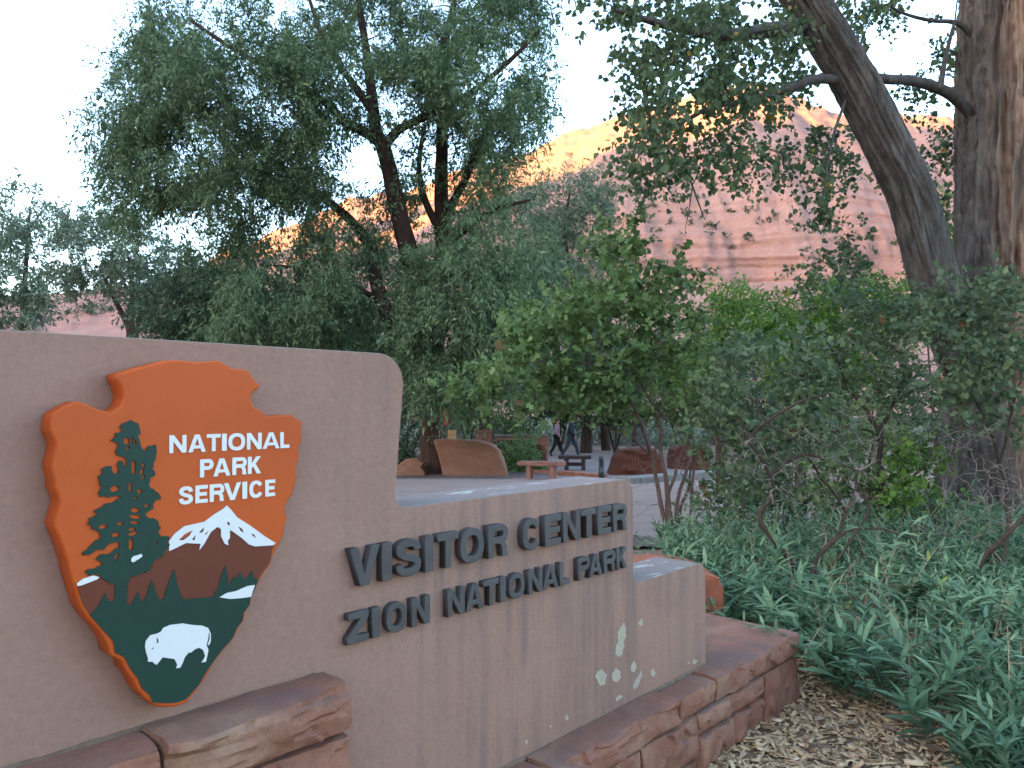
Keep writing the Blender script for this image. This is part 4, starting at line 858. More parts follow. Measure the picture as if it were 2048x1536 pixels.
# ---------------------------------------------------------------- the great cottonwood
def cottonwood():
    r = np.random.default_rng(5); Y = 10.0
    c = at(2050, 1030, Y); b = np.array([c[0], Y, 0.0])
    t = thing('cottonwood_tree', 'huge cottonwood with furrowed grey bark and a leaning second stem', 'tree', b)
    # main trunk: furrowed surface
    nz, na = 330, 260
    z = np.linspace(-.1, 9.5, nz); a = np.linspace(0, 2 * np.pi, na, endpoint=False)
    cx = np.interp(z, [0, 3, 6, 9.5], [0, .06, .10, .2]); rad = np.interp(z, [-.1, .3, .9, 2.0, 4, 6, 9.5], [1.12, 1.02, .92, .82, .76, .74, .6])
    A, Zg = np.meshgrid(a, z)
    rr = rad[:, None] * (1 + .05 * fbm(np.stack([np.cos(A) * 1.3, np.sin(A) * 1.3, Zg * .4], -1), 3))
    wv = fbm(np.stack([np.cos(A) * 3 + 9, np.sin(A) * 3, Zg * 1.1], -1), 3) * .35
    f1 = fbm(np.stack([np.cos(A + wv * .3) * 11, np.sin(A + wv * .3) * 11, Zg * .95], -1), 4)
    rr = rr + .11 * np.clip(1 - np.abs(f1) * 3.2, -.6, 1) - .04 + .020 * fbm(np.stack([np.cos(A) * 26, np.sin(A) * 26, Zg * 5], -1), 3)
    V = np.stack([b[0] + cx[:, None] + rr * np.cos(A), Y + rr * np.sin(A), Zg + 0 * A], -1).reshape(-1, 3)
    mesh('trunk', V, grid_faces(nz, na, True), M['bark_cotton'], t, True)
    # leaning second stem
    P = np.array([at(x, y, d) for x, y, d in [(1965, 800, 9.9), (1918, 690, 9.75), (1878, 590, 9.6), (1848, 480, 9.5), (1822, 390, 9.4), (1775, 290, 9.3), (1718, 180, 9.2), (1660, 80, 9.1), (1600, -20, 9.0), (1540, -130, 9.0)]])
    Q = []
    for i in range(len(P) - 1):
        p0, p1, p2, p3 = P[max(i - 1, 0)], P[i], P[i + 1], P[min(i + 2, len(P) - 1)]
        for s_ in np.arange(26) / 26: Q.append(.5 * (2 * p1 + (p2 - p0) * s_ + (2 * p0 - 5 * p1 + 4 * p2 - p3) * s_ ** 2 + (3 * p1 - p0 - 3 * p2 + p3) * s_ ** 3))
    Q = np.array(Q); n = len(Q); T = norm(np.gradient(Q, axis=0)); U = norm(np.cross(T, np.array([0, 1.0, 0]))); W = np.cross(T, U); ka = 110
    a = np.linspace(0, 2 * np.pi, ka, endpoint=False); ln = np.linspace(0, 7, n)
    A, Lg = np.meshgrid(a, ln); rad = np.interp(np.linspace(0, 1, n), [0, .25, .5, .75, 1], [.29, .262, .25, .238, .22])
    f1 = fbm(np.stack([np.cos(A) * 5 + 3, np.sin(A) * 5, Lg * .8], -1), 4); rr = rad[:, None] * (1 + .06 * fbm(np.stack([np.cos(A), np.sin(A), Lg], -1), 3)) + .042 * np.clip(1 - np.abs(f1) * 3.0, -.6, 1) - .016 + .006 * fbm(np.stack([np.cos(A) * 16, np.sin(A) * 16, Lg * 7], -1), 2)
    V = Q[:, None] + rr[..., None] * (np.cos(A)[..., None] * U[:, None] + np.sin(A)[..., None] * W[:, None])
    mesh('leaning_stem', V.reshape(-1, 3), grid_faces(n, ka, True), M['bark_cotton'], t, True)
    w = Wood(); w.nodes += list(Q[120:]); w.rad += [.2] * len(Q[120:])
    w.limb(px([(1985, 285, 10.1), (1945, 232, 10.0), (1905, 190, 9.85), (1860, 170, 9.6), (1800, 160, 9.4), (1725, 152, 9.2)]), .078, .055, 12, rough=.25, wig=.03)
    w.limb(px([(1700, 165, 9.2), (1640, 160, 9.0), (1560, 185, 8.8), (1480, 205, 8.6), (1400, 225, 8.4), (1330, 265, 8.2)]), .062, .016, 10, rough=.25, wig=.06)
    w.limb(px([(1620, 50, 9.1), (1540, 60, 8.6), (1440, 70, 8.2), (1330, 50, 7.8), (1230, 20, 7.6)]), .10, .02, 8)
    w.limb(px([(1990, 130, 10.1), (1950, 85, 10.0), (1915, 45, 9.9), (1850, 40, 9.8), (1770, 10, 9.7)]), .045, .015, 8, wig=.04)
    w.limb(px([(1880, 175, 9.3), (1890, 120, 9.2), (1910, 40, 9.1)]), .04, .015, 6)
    w.limb(px([(1360, 245, 8.3), (1372, 330, 8.2), (1395, 400, 8.1), (1410, 440, 8.1)]), .018, .004, 5)
    w.limb(px([(1385, 370, 8.1), (1378, 420, 8.1), (1370, 460, 8.1)]), .010, .003, 5)
    w.limb(px([(1700, 180, 9.2), (1670, 260, 9.0), (1650, 360, 8.9), (1640, 450, 8.9)]), .022, .006, 5)
    bl = [(1270, 60, 80, 70, 8, 1.2, 48), (1400, 60, 120, 80, 8.4, 1.4, 105), (1350, 150, 100, 60, 8.2, 1.3, 80), (1480, 170, 100, 55, 8.8, 1.2, 95), (1550, 130, 70, 75, 10.6, .8, 85), (1310, 230, 80, 45, 8.1, 1.2, 50), (1290, 310, 80, 45, 8.2, 1, 36), (1370, 325, 80, 35, 8.2, 1, 34), (1470, 310, 90, 25, 8.6, 1, 20), (1440, 250, 80, 40, 8.4, 1, 32),
          (1580, 310, 80, 40, 9.6, .8, 38), (1640, 260, 40, 60, 10.4, .5, 28), (1640, 390, 24, 70, 9.0, .4, 22), (1690, 330, 45, 50, 10.6, .6, 26), (1790, 60, 110, 80, 10.8, .8, 80), (1830, 200, 60, 45, 10.6, .5, 20), (1880, 110, 50, 80, 10.6, .5, 30), (1870, 300, 40, 70, 10.8, .5, 32), (1500, 30, 110, 60, 8.8, 1.2, 62), (1720, 20, 90, 50, 10.8, .8, 50), (1210, 20, 45, 35, 7.7, .8, 12), (1740, 130, 60, 60, 10.6, .5, 20), (1700, 470, 45, 60, 10.8, .6, 26), (1640, 540, 50, 30, 10.4, .6, 16), (1880, 430, 40, 60, 11, .5, 30), (1710, 560, 60, 40, 10.8, .6, 24), (1590, 60, 60, 60, 10.6, .6, 40),
          (1350, -90, 200, 80, 8.2, 2, 100), (1700, -120, 300, 100, 9, 2.5, 120)]
    A1, O1 = blob_points(bl, r, -.15, .018)
    w.net(A1[::3], r, .0035, 4, -.1)
    w.build('branches', M['bark_grey'], t)
    crown('crown', [sprays(A1, O1 * .5, r, 14, .36, .060, .054, DELTA, .7, .7, .12 * fbm(A1 * 1.5, 2), flat=.05)], M['leaf_cotton'], t)
cottonwood()

# ---------------------------------------------------------------- shrubs between the sign and the plaza
def shrub(name, label, base, stems, blobs, leafmat, barkmat, dead=(), **kw):
    kw.setdefault('wood_name', 'stems'); kw.setdefault('crown_name', 'foliage')
    t = tree(name, label, 'shrub', base, stems, blobs, leafmat, barkmat, **kw)
    if dead:
        r = np.random.default_rng(kw.get('seed', 1) + 900); w = Wood()
        for s in stems[:3]:
            P = s[0] if isinstance(s, tuple) else s
            w.nodes += list(P[1:]); w.rad += [.014] * len(P[1:])
        A, O = blob_points(dead, r, -2); w.net(A, r, .0050, 4, .1); w.build('dead_twigs', M['twig'], t)['kind'] = 'stuff'
    return t
b = ground(1345, 1098)
Y = b[1]
shrub('maple_shrub', 'many-stemmed maple shrub standing on the far side of the low sign end', b,
      [(stem(b, [(1322, 1010, Y), (1308, 940, Y), (1290, 870, Y - .1), (1262, 800, Y - .2), (1238, 738, Y - .3), (1190, 705, Y - .4)]), .030, .010),
       (stem(b, [(1338, 1000, Y), (1325, 920, Y), (1318, 850, Y), (1296, 790, Y), (1262, 742, Y)]), .034, .010),
       (stem(b, [(1356, 1010, Y), (1368, 955, Y), (1392, 905, Y), (1440, 868, Y), (1482, 838, Y)]), .028, .008),
       (stem(b, [(1362, 1020, Y + .1), (1386, 960, Y + .1), (1384, 1000, Y + .12), (1390, 900, Y), (1372, 800, Y), (1350, 700, Y)]), .024, .008),
       (stem(b, [(1335, 1010, Y), (1348, 955, Y), (1364, 905, Y), (1385, 850, Y), (1400, 790, Y)]), .026, .008),
       (px([(1310, 930, Y), (1272, 882, Y - .1), (1215, 852, Y - .2), (1140, 828, Y - .3), (1092, 808, Y - .4), (1070, 780, Y - .4)]), .014, .005),
       (px([(1240, 742, Y - .3), (1200, 735, Y - .4), (1130, 720, Y - .6), (1040, 725, Y - .8), (950, 735, Y - .9)]), .012, .004),
       (stem(b, [(1390, 1040, Y), (1440, 990, Y), (1500, 930, Y), (1560, 880, Y)]), .014, .005),
       (stem(b, [(1375, 1060, Y + .2), (1384, 1000, Y + .2), (1382, 940, Y + .2), (1376, 880, Y + .2)]), .020, .008)],
      [(1080, 700, 110, 45, Y - .5, .6, 90), (1130, 640, 110, 45, Y - .3, .7, 85), (1230, 610, 100, 60, Y, .8, 100), (1265, 545, 85, 60, Y + .2, .7, 70), (1250, 470, 60, 30, Y + .2, .5, 26), (1330, 660, 90, 60, Y, .7, 80), (975, 735, 60, 36, Y - .9, .4, 42), (1010, 790, 60, 26, Y - .8, .4, 24), (1060, 740, 90, 40, Y - .6, .5, 50), (1170, 735, 120, 45, Y - .2, .6, 80), (1230, 800, 80, 25, Y - .2, .5, 22), (1120, 805, 90, 22, Y - .4, .4, 22), (1360, 820, 80, 30, Y, .5, 24), (1340, 560, 50, 50, Y + .2, .5, 32), (1100, 770, 80, 25, Y - .4, .4, 22), (940, 760, 40, 25, Y - .9, .3, 12), (1300, 740, 80, 35, Y, .6, 36), (1420, 760, 70, 30, Y, .5, 22)],
      M['leaf_maple'], M['twig_red'], dead=[(1200, 790, 140, 60, Y - .2, .5, 70), (1340, 870, 120, 90, Y - .1, .6, 90), (1430, 920, 100, 80, Y - .1, .6, 70), (1100, 800, 70, 40, Y - .4, .4, 22), (1290, 980, 40, 60, Y, .3, 18), (1390, 1020, 70, 50, Y, .4, 26)], m=14, twig=.30, L=.066, Wd=.058, tmpl=LOBED, droop=.15, spread=.9, net=3, tip=.0035, seed=31, flat=.35, wig=.05)

def rshrub(label, base, stems, blobs, dead, seed, leafmat=None, **kw):
    a = dict(m=9, twig=.26, L=.052, Wd=.042, tmpl=LOBED, droop=.1, spread=.9, net=3, tip=.003, seed=seed, flat=.3, wig=.06); a.update(kw)
    return shrub('oak_shrub', label, base, stems, blobs, leafmat or M['leaf_oak'], M['bark_dark'], dead, **a)
b = ground(1640, 1232); Y = b[1]
rshrub('dark crooked oak shrub rising out of the groundcover beside the maple shrub', b,
       [(stem(b, [(1612, 1165, Y), (1562, 1100, Y), (1526, 1060, Y), (1520, 1028, Y), (1541, 985, Y), (1530, 930, Y), (1500, 880, Y), (1478, 820, Y)]), .026, .008),
        (stem(b, [(1628, 1145, Y), (1650, 1092, Y), (1682, 1066, Y), (1692, 1020, Y + .1), (1704, 960, Y + .2)]), .022, .008),
        (px([(1535, 950, Y), (1600, 918, Y + .1), (1660, 925, Y), (1720, 940, Y)]), .013, .006), (px([(1500, 880, Y), (1550, 830, Y - .1), (1600, 800, Y - .2), (1660, 800, Y - .2)]), .012, .005), (px([(1692, 1020, Y + .1), (1640, 940, Y - .1), (1600, 900, Y - .2), (1540, 850, Y - .2), (1500, 790, Y - .2)]), .012, .005), (px([(1650, 1092, Y), (1710, 1060, Y - .1), (1790, 1062, Y - .2), (1840, 1075, Y - .2)]), .010, .005), (px([(1610, 1165, Y), (1690, 1100, Y - .1), (1740, 1010, Y - .1), (1720, 960, Y - .1)]), .012, .006)],
       [(1500, 740, 80, 50, Y + .5, .6, 60), (1440, 800, 60, 40, Y + .4, .5, 30), (1560, 800, 80, 45, Y + .5, .6, 56), (1580, 720, 90, 50, Y + .6, .6, 64), (1640, 800, 70, 50, Y + .6, .5, 40), (1500, 860, 70, 40, Y + .3, .4, 40), (1600, 880, 80, 40, Y + .5, .5, 40), (1450, 985, 60, 55, Y + 1.2, .4, 60), (1420, 860, 60, 35, Y + .4, .4, 22)],
       [(1560, 900, 130, 80, Y + .0, .5, 110), (1640, 980, 120, 70, Y + .0, .5, 100), (1700, 880, 100, 70, Y + .1, .5, 70)], 41)
b = ground(1800, 1095); Y = b[1]
rshrub('forked oak shrub with a stout black stem in front of the cottonwood', b,
       [(stem(b, [(1775, 1010, Y), (1762, 930, Y), (1758, 870, Y), (1738, 832, Y), (1700, 785, Y), (1650, 758, Y), (1615, 738, Y)]), .040, .010),
        (px([(1757, 868, Y), (1782, 820, Y), (1805, 760, Y), (1808, 720, Y), (1784, 690, Y)]), .026, .008),
        (stem(b, [(1745, 1000, Y), (1742, 930, Y), (1745, 880, Y)]), .018, .008),
        (px([(1790, 800, Y), (1850, 770, Y), (1925, 765, Y), (1948, 710, Y), (1935, 660, Y), (1905, 630, Y)]), .017, .009), (px([(1700, 785, Y), (1680, 720, Y - .2), (1640, 660, Y - .3), (1600, 640, Y - .3)]), .014, .005), (px([(1775, 1010, Y), (1840, 940, Y - .3), (1880, 880, Y - .3), (1960, 850, Y - .3)]), .014, .006), (px([(1758, 870, Y), (1690, 860, Y - .3), (1620, 880, Y - .3), (1560, 860, Y - .3)]), .013, .005)],
       [(1680, 640, 90, 50, Y, .7, 66), (1720, 720, 100, 55, Y, .7, 76), (1780, 640, 80, 50, Y, .6, 54), (1830, 700, 80, 60, Y - .1, .6, 60), (1700, 800, 80, 40, Y, .5, 36), (1850, 620, 70, 40, Y, .5, 36), (1820, 780, 80, 40, Y - .1, .5, 40), (1740, 590, 90, 35, Y, .5, 36), (1850, 560, 60, 30, Y, .4, 18), (1640, 600, 60, 40, Y, .5, 26), (1860, 860, 70, 35, Y, .4, 22), (1700, 880, 80, 40, Y, .5, 26)],
       [(1700, 870, 120, 80, Y - .2, .5, 110), (1830, 870, 100, 80, Y - .2, .5, 100), (1640, 950, 90, 60, Y - .2, .5, 60), (1780, 970, 90, 60, Y - .3, .4, 60), (1760, 720, 140, 80, Y - .3, .5, 80), (1560, 760, 100, 60, Y - .6, .4, 40)], 42)
b = ground(1995, 1240); Y = b[1]
rshrub('oak shrub at the right picture edge with bowed stems', b,
       [(stem(b, [(1962, 1155, Y), (1985, 1105, Y), (2030, 1055, Y), (2070, 1000, Y)]), .028, .012),
        (stem(b, [(2010, 1130, Y + .5), (2012, 1000, Y + .8), (2000, 930, Y + .8), (1968, 850, Y + .8), (1950, 810, Y + .8)]), .022, .008),
        (px([(2000, 930, Y + .8), (2030, 830, Y + .8), (2050, 760, Y + .8)]), .014, .006)],
       [(1920, 660, 80, 50, Y + 1, .5, 56), (2000, 640, 80, 60, Y + 1, .5, 60), (2000, 740, 80, 50, Y + .9, .5, 50), (1920, 750, 60, 45, Y + .9, .5, 36), (2060, 700, 70, 90, Y + .8, .5, 50), (2030, 600, 60, 40, Y + 1, .5, 28), (1880, 800, 60, 30, Y + 1, .4, 18), (1960, 580, 80, 35, Y + 1, .4, 30), (2010, 830, 60, 40, Y + .9, .4, 20), (1930, 690, 110, 40, Y + 1, .5, 40)],
       [(1950, 930, 100, 90, Y + .5, .4, 100), (2010, 1010, 70, 70, Y + .1, .4, 60), (1900, 1030, 80, 60, Y + .5, .4, 60)], 43)

# leafy undergrowth around the foot of the cottonwood
for k, (cx, cy, rx, ry, Yk, cnt, mat, lab) in enumerate([
        (1660, 960, 90, 70, 9.2, 130, 'leaf_maple', 'low green bush below the forked oak shrub'),
        (1840, 970, 90, 80, 8.9, 130, 'leaf_bright', 'fresh green bush left of the cottonwood foot'),
        (1560, 985, 80, 50, 9.6, 100, 'leaf_oak', 'dark low bush at the end of the grey kerb'),
        (1760, 900, 100, 60, 11.5, 130, 'leaf_maple', 'green bush further back between oak stem and cottonwood trunk'),
        (1580, 880, 110, 60, 13.0, 150, 'leaf_dark', 'dark bush across the plaza right of the maple shrub'),
        (1480, 1000, 45, 60, 9.4, 60, 'leaf_oak', 'small dark-leaved bush beside the maple shrub stems')]):
    r = np.random.default_rng(60 + k); b = gbase(cx, Yk)
    top = at(cx, cy, Yk)
    shrub('understory_bush', lab, b, [(np.array([b, b * .4 + top * .6 + np.array([dx, dy, 0]), top + np.array([2 * dx, dy, .1])]), .016, .006) for dx, dy in ((-.2, .1), (.0, -.1), (.22, .05))],
          [(cx, cy, rx, ry, Yk, .6, cnt)], M[mat], M['twig'], m=14, twig=.24, L=.06, Wd=.042, tmpl=DELTA, droop=.1, net=3, tip=.003, seed=60 + k, gap=-.2)

# bushes and trees across the plaza and along the valley floor
back = [  # cx, cy, rx, ry, Y, count, leaf material, name, label
    (935, 800, 50, 40, 40, 110, 'leaf_bright', 'elder_bush', 'yellow-green bush behind the pavilion posts'),
    (915, 850, 40, 30, 44, 70, 'leaf_sage', 'sagebrush', 'silvery sagebrush left of the pavilion posts'),
    (1010, 830, 60, 40, 43, 110, 'leaf_maple', 'elder_bush', 'green bush behind the low stone wall'),
    (1225, 855, 60, 35, 47, 90, 'leaf_sage', 'sagebrush', 'pale sagebrush right of the two walkers'),
    (1330, 850, 60, 35, 48, 90, 'leaf_sage', 'sagebrush', 'pale sagebrush seen between the maple stems'),
    (1120, 790, 80, 45, 40, 190, 'leaf_dark', 'elder_bush', 'dark overhanging bush above the two walkers'),
    (1230, 790, 90, 50, 36, 220, 'leaf_dark', 'elder_bush', 'dark tree-like bush behind the bollard'),
    (1360, 790, 90, 50, 33, 200, 'leaf_maple', 'elder_bush', 'green bush behind the maple shrub'),
    (1480, 800, 90, 60, 34, 200, 'leaf_dark', 'elder_bush', 'dark bush beyond the far end of the kerb'),
    (1600, 800, 110, 70, 40, 200, 'leaf_maple', 'elder_bush', 'green bush far behind the crooked oak shrub'),
    (1740, 790, 110, 80, 42, 200, 'leaf_maple', 'elder_bush', 'green bush far behind the forked oak shrub'),
    (1890, 800, 110, 90, 40, 200, 'leaf_dark', 'elder_bush', 'dark bush far behind the cottonwood trunk'),
    (815, 860, 45, 60, 27, 130, 'leaf_dark', 'elder_bush', 'dark bush left of the willow trunk'),
    (1045, 915, 40, 36, 23.5, 120, 'leaf_maple', 'elder_bush', 'round green bush growing between the big boulder and the bench'),
    (1060, 770, 90, 40, 50, 200, 'leaf_dark', 'elder_bush', 'dark bush behind the low stone wall and the maple tips'),
    (1200, 740, 110, 50, 52, 240, 'leaf_dark', 'elder_bush', 'dark thicket far behind the walkers under the cliff'),
    (1420, 750, 110, 50, 50, 240, 'leaf_dark', 'elder_bush', 'dark thicket behind the bright young tree'),
    (940, 760, 80, 40, 46, 180, 'leaf_dark', 'elder_bush', 'dark bush right of the willow trunk above the pavilion'),
    (1380, 690, 60, 40, 60, 70, 'leaf_bright', 'elder_bush', 'light green bush at the foot of the talus'),
    (1560, 660, 110, 40, 75, 130, 'leaf_bright', 'elder_bush', 'wide light green thicket at the foot of the talus'),
    (1760, 660, 120, 50, 75, 130, 'leaf_maple', 'elder_bush', 'thicket at the foot of the talus behind the oak shrubs'),
    (1290, 690, 80, 60, 62, 120, 'leaf_dark', 'elder_bush', 'dark thicket at the foot of the cliff behind the maple shrub'),
    (2000, 500, 120, 200, 26, 330, 'leaf_cotton', 'elder_bush', 'leafy young tree hidden behind the cottonwood trunk'),
    (1880, 560, 60, 90, 24, 150, 'leaf_cotton', 'elder_bush', 'leafy young tree in the gap between the two cottonwood stems')]
for k, (cx, cy, rx, ry, Yk, cnt, mat, nm, lab) in enumerate(back):
    b = gbase(cx, Yk); top = at(cx, cy, Yk); s_ = Yk / 40
    shrub(nm, lab, b, [(np.array([b, b * .5 + top * .5 + np.array([dx * s_ * .5, dy, 0]), top + np.array([dx * s_, dy, 0])]), .05 * s_ + .01, .02) for dx, dy in ((-.7, .2), (.05, -.2), (.7, .1))],
          [(cx, cy, rx, ry, Yk, 1.6 * s_, cnt), (cx, cy + ry * .6, rx * .8, ry * .6, Yk, 1.4 * s_, cnt // 2)], M[mat], M['bark_dark'], m=16, twig=.6 * s_ + .1, L=.16 * s_ + .03, Wd=.07 * s_ + .012, tmpl=DELTA if nm != 'sagebrush' else LANCE, droop=.2, net=8, tip=.008, seed=100 + k, gap=-.3)
# slim bare trunks across the plaza
for k, (x, Yk, r0, lab) in enumerate([(1172, 37, .32, 'straight dark trunk of a tree behind the two walkers'), (1268, 31, .13, 'slim trunk of a tree behind the maple stems'), (1440, 30, .16, 'slim trunk of a tree beyond the grey kerb')]):
    b = gbase(x, Yk); tree('plaza_tree', lab, 'tree', b, [(stem(b, [(x + 1, 860, Yk), (x - 1, 800, Yk), (x + 5, 700, Yk)]), r0, r0 * .5)], [(x, 740, 70, 50, Yk, 2, 160), (x + 20, 690, 60, 40, Yk, 2, 100)], M['leaf_dark'], M['bark_dark'], m=16, twig=.6, L=.15, Wd=.06, tmpl=DELTA, seed=140 + k)

# ---------------------------------------------------------------- groundcover, mulch and leaf litter
def in_poly(p, poly):
    x, y = p[:, 0], p[:, 1]; c = np.zeros(len(p), bool); n = len(poly)
    for i in range(n):
        (x1, y1), (x2, y2) = poly[i], poly[(i + 1) % n]
        c ^= ((y1 > y) != (y2 > y)) & (x < (x2 - x1) * (y - y1) / (y2 - y1 + 1e-12) + x1)
    return c
def groundcover():
    r = np.random.default_rng(77)
    poly = [(1.72, 4.35), (1.88, 3.7), (1.90, 3.0), (2.05, 2.2), (4.2, 2.4), (6.8, 5.0), (8.0, 10), (6.6, 11.4), (3.9, 9.6), (2.5, 8.7), (1.7, 8.2), (1.35, 6.9), (1.22, 6.0), (1.38, 5.3), (1.50, 4.85), (1.70, 4.62)]
    p = r.uniform([1, 2], [8.2, 11.5], (9000, 2)); p = p[in_poly(p, poly)]
    dens = np.interp(p[:, 1], [2, 5, 8, 12], [1, .8, .5, .35]) * np.clip(1.0 + 1.6 * fbm(np.stack([p[:, 0] * 1.7, p[:, 1] * 1.7, p[:, 0] * 0], -1), 2), .12, 1); p = p[r.uniform(0, 1, len(p)) < dens]
    n = len(p); h = r.uniform(.24, .58, n) * np.interp(p[:, 1], [3, 6, 10], [.95, 1.15, 1.1]); hv = 1 + .35 * fbm(np.stack([p[:, 0], p[:, 1], p[:, 0] * 0], -1) * 1.3, 2); h = h * hv * np.where(r.uniform(0, 1, n) > .88, r.uniform(1.2, 1.6, n), 1)
    lean = r.normal(0, .28, (n, 2)) + np.array([-.12, -.12]); B = np.stack([p[:, 0], p[:, 1], gz(p[:, 0], p[:, 1])], -1)
    m = 24; f = (np.arange(m)[None] + r.uniform(0, .6, (n, m))) / m; f = .18 + .82 * f
    sx = lambda q: B[:, None] + np.stack([lean[:, 0:1] * q ** 1.6 * h[:, None] * 1.5, lean[:, 1:2] * q ** 1.6 * h[:, None] * 1.5, h[:, None] * q * (1 - .12 * q)], -1)
    P = sx(f); T = norm(sx(np.clip(f + .05, 0, 1.1)) - P)
    az = (np.arange(m) * 2.4)[None] + r.uniform(0, 6.28, (n, 1)) + r.normal(0, .3, (n, m))
    out = np.stack([np.cos(az), np.sin(az), np.zeros_like(az)], -1)
    D = norm(out * .9 + T * np.interp(f, [0, 1], [.25, 1.1])[..., None] + r.normal(0, .16, out.shape) + np.array([0, 0, -.05]))
    N = np.array([0, 0, 1.0]) + T * .4 + r.normal(0, .25, D.shape)
    L = (.115 * np.clip(r.lognormal(-.04, .25, (n, 1)), .55, 1.5) * r.uniform(.6, 1.25, (n, m)) * np.interp(f, [0, .3, .8, 1.0], [.7, 1.05, 1, .55]))
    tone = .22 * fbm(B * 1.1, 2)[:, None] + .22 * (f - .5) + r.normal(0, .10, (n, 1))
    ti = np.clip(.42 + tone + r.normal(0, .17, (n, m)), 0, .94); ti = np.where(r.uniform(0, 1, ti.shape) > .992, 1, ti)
    lv = leaf_arrays(P.reshape(-1, 3), D.reshape(-1, 3), N.reshape(-1, 3), L.ravel(), L.ravel() * .235, ti.ravel(), LANCE6)
    # thin stalks
    q = np.linspace(0, 1, 5)[None]; C = sx(np.repeat(q, n, 0)); rad = np.array([.0028, .0024, .002, .0016, .001])
    a = np.array([0, 2.09, 4.19]); ring = np.stack([np.cos(a), np.sin(a), 0 * a], -1)
    V = (C[:, :, None] + ring[None, None] * rad[None, :, None, None]).reshape(-1, 3); g = grid_faces(5, 3, True)
    tri = np.concatenate([g[:, [0, 1, 2]], g[:, [0, 2, 3]]]); Fa = (tri[None] + (np.arange(n) * 15)[:, None, None]).reshape(-1, 3)
    parts = [lv, (V, Fa, np.full(len(V), .75))]
    V, Fa, T_ = join_leaves(parts)
    o = mesh('groundcover', V, Fa, M['leaf_ground'], None, False, tint=T_)
    tag(o, 'dense narrow-leaved willowy groundcover filling the bed beside the sign', 'groundcover', kind='stuff')
groundcover()
def dry_stalks():
    r = np.random.default_rng(81); n = 230; p = r.uniform([1.6, 3.2], [6.2, 8.5], (n * 2, 2)); p = p[(p[:, 0] > 1.75 + .0 * p[:, 1])][:n]; w = Wood()
    for x, y in p:
        if (np.array([x, y]) @ NO + WD) < FW + .1 and (np.array([x, y]) @ DU) < 4.25: continue
        h = r.uniform(.3, .75); d = r.normal(0, .35, 2); z0 = float(gz(x, y)); t = np.linspace(0, 1, 5)[:, None]
        Q = np.array([x, y, z0]) + t * np.array([d[0], d[1], 1]) * h + t ** 2 * np.array([r.normal(0, .12), r.normal(0, .12), -.08]) * h
        w.tube(Q, np.linspace(.0042, .0018, 5), 4)
        for _ in range(2):
            i = r.integers(2, 4); B = Q[i]; e = norm(r.normal(0, 1, 3) + np.array([0, 0, .6])) * h * .28; w.tube(B + np.linspace(0, 1, 3)[:, None] * e, np.linspace(.0025, .0012, 3), 3)
    o = mesh('dry_stalks', np.concatenate(w.V), np.concatenate(w.F), m_simple('dry_stalk', (.30, .22, .14), .9, .3, 5, 0), None, True)
    tag(o, 'thin dry tan stalks poking up through the green groundcover', 'stalks', kind='stuff')
dry_stalks()

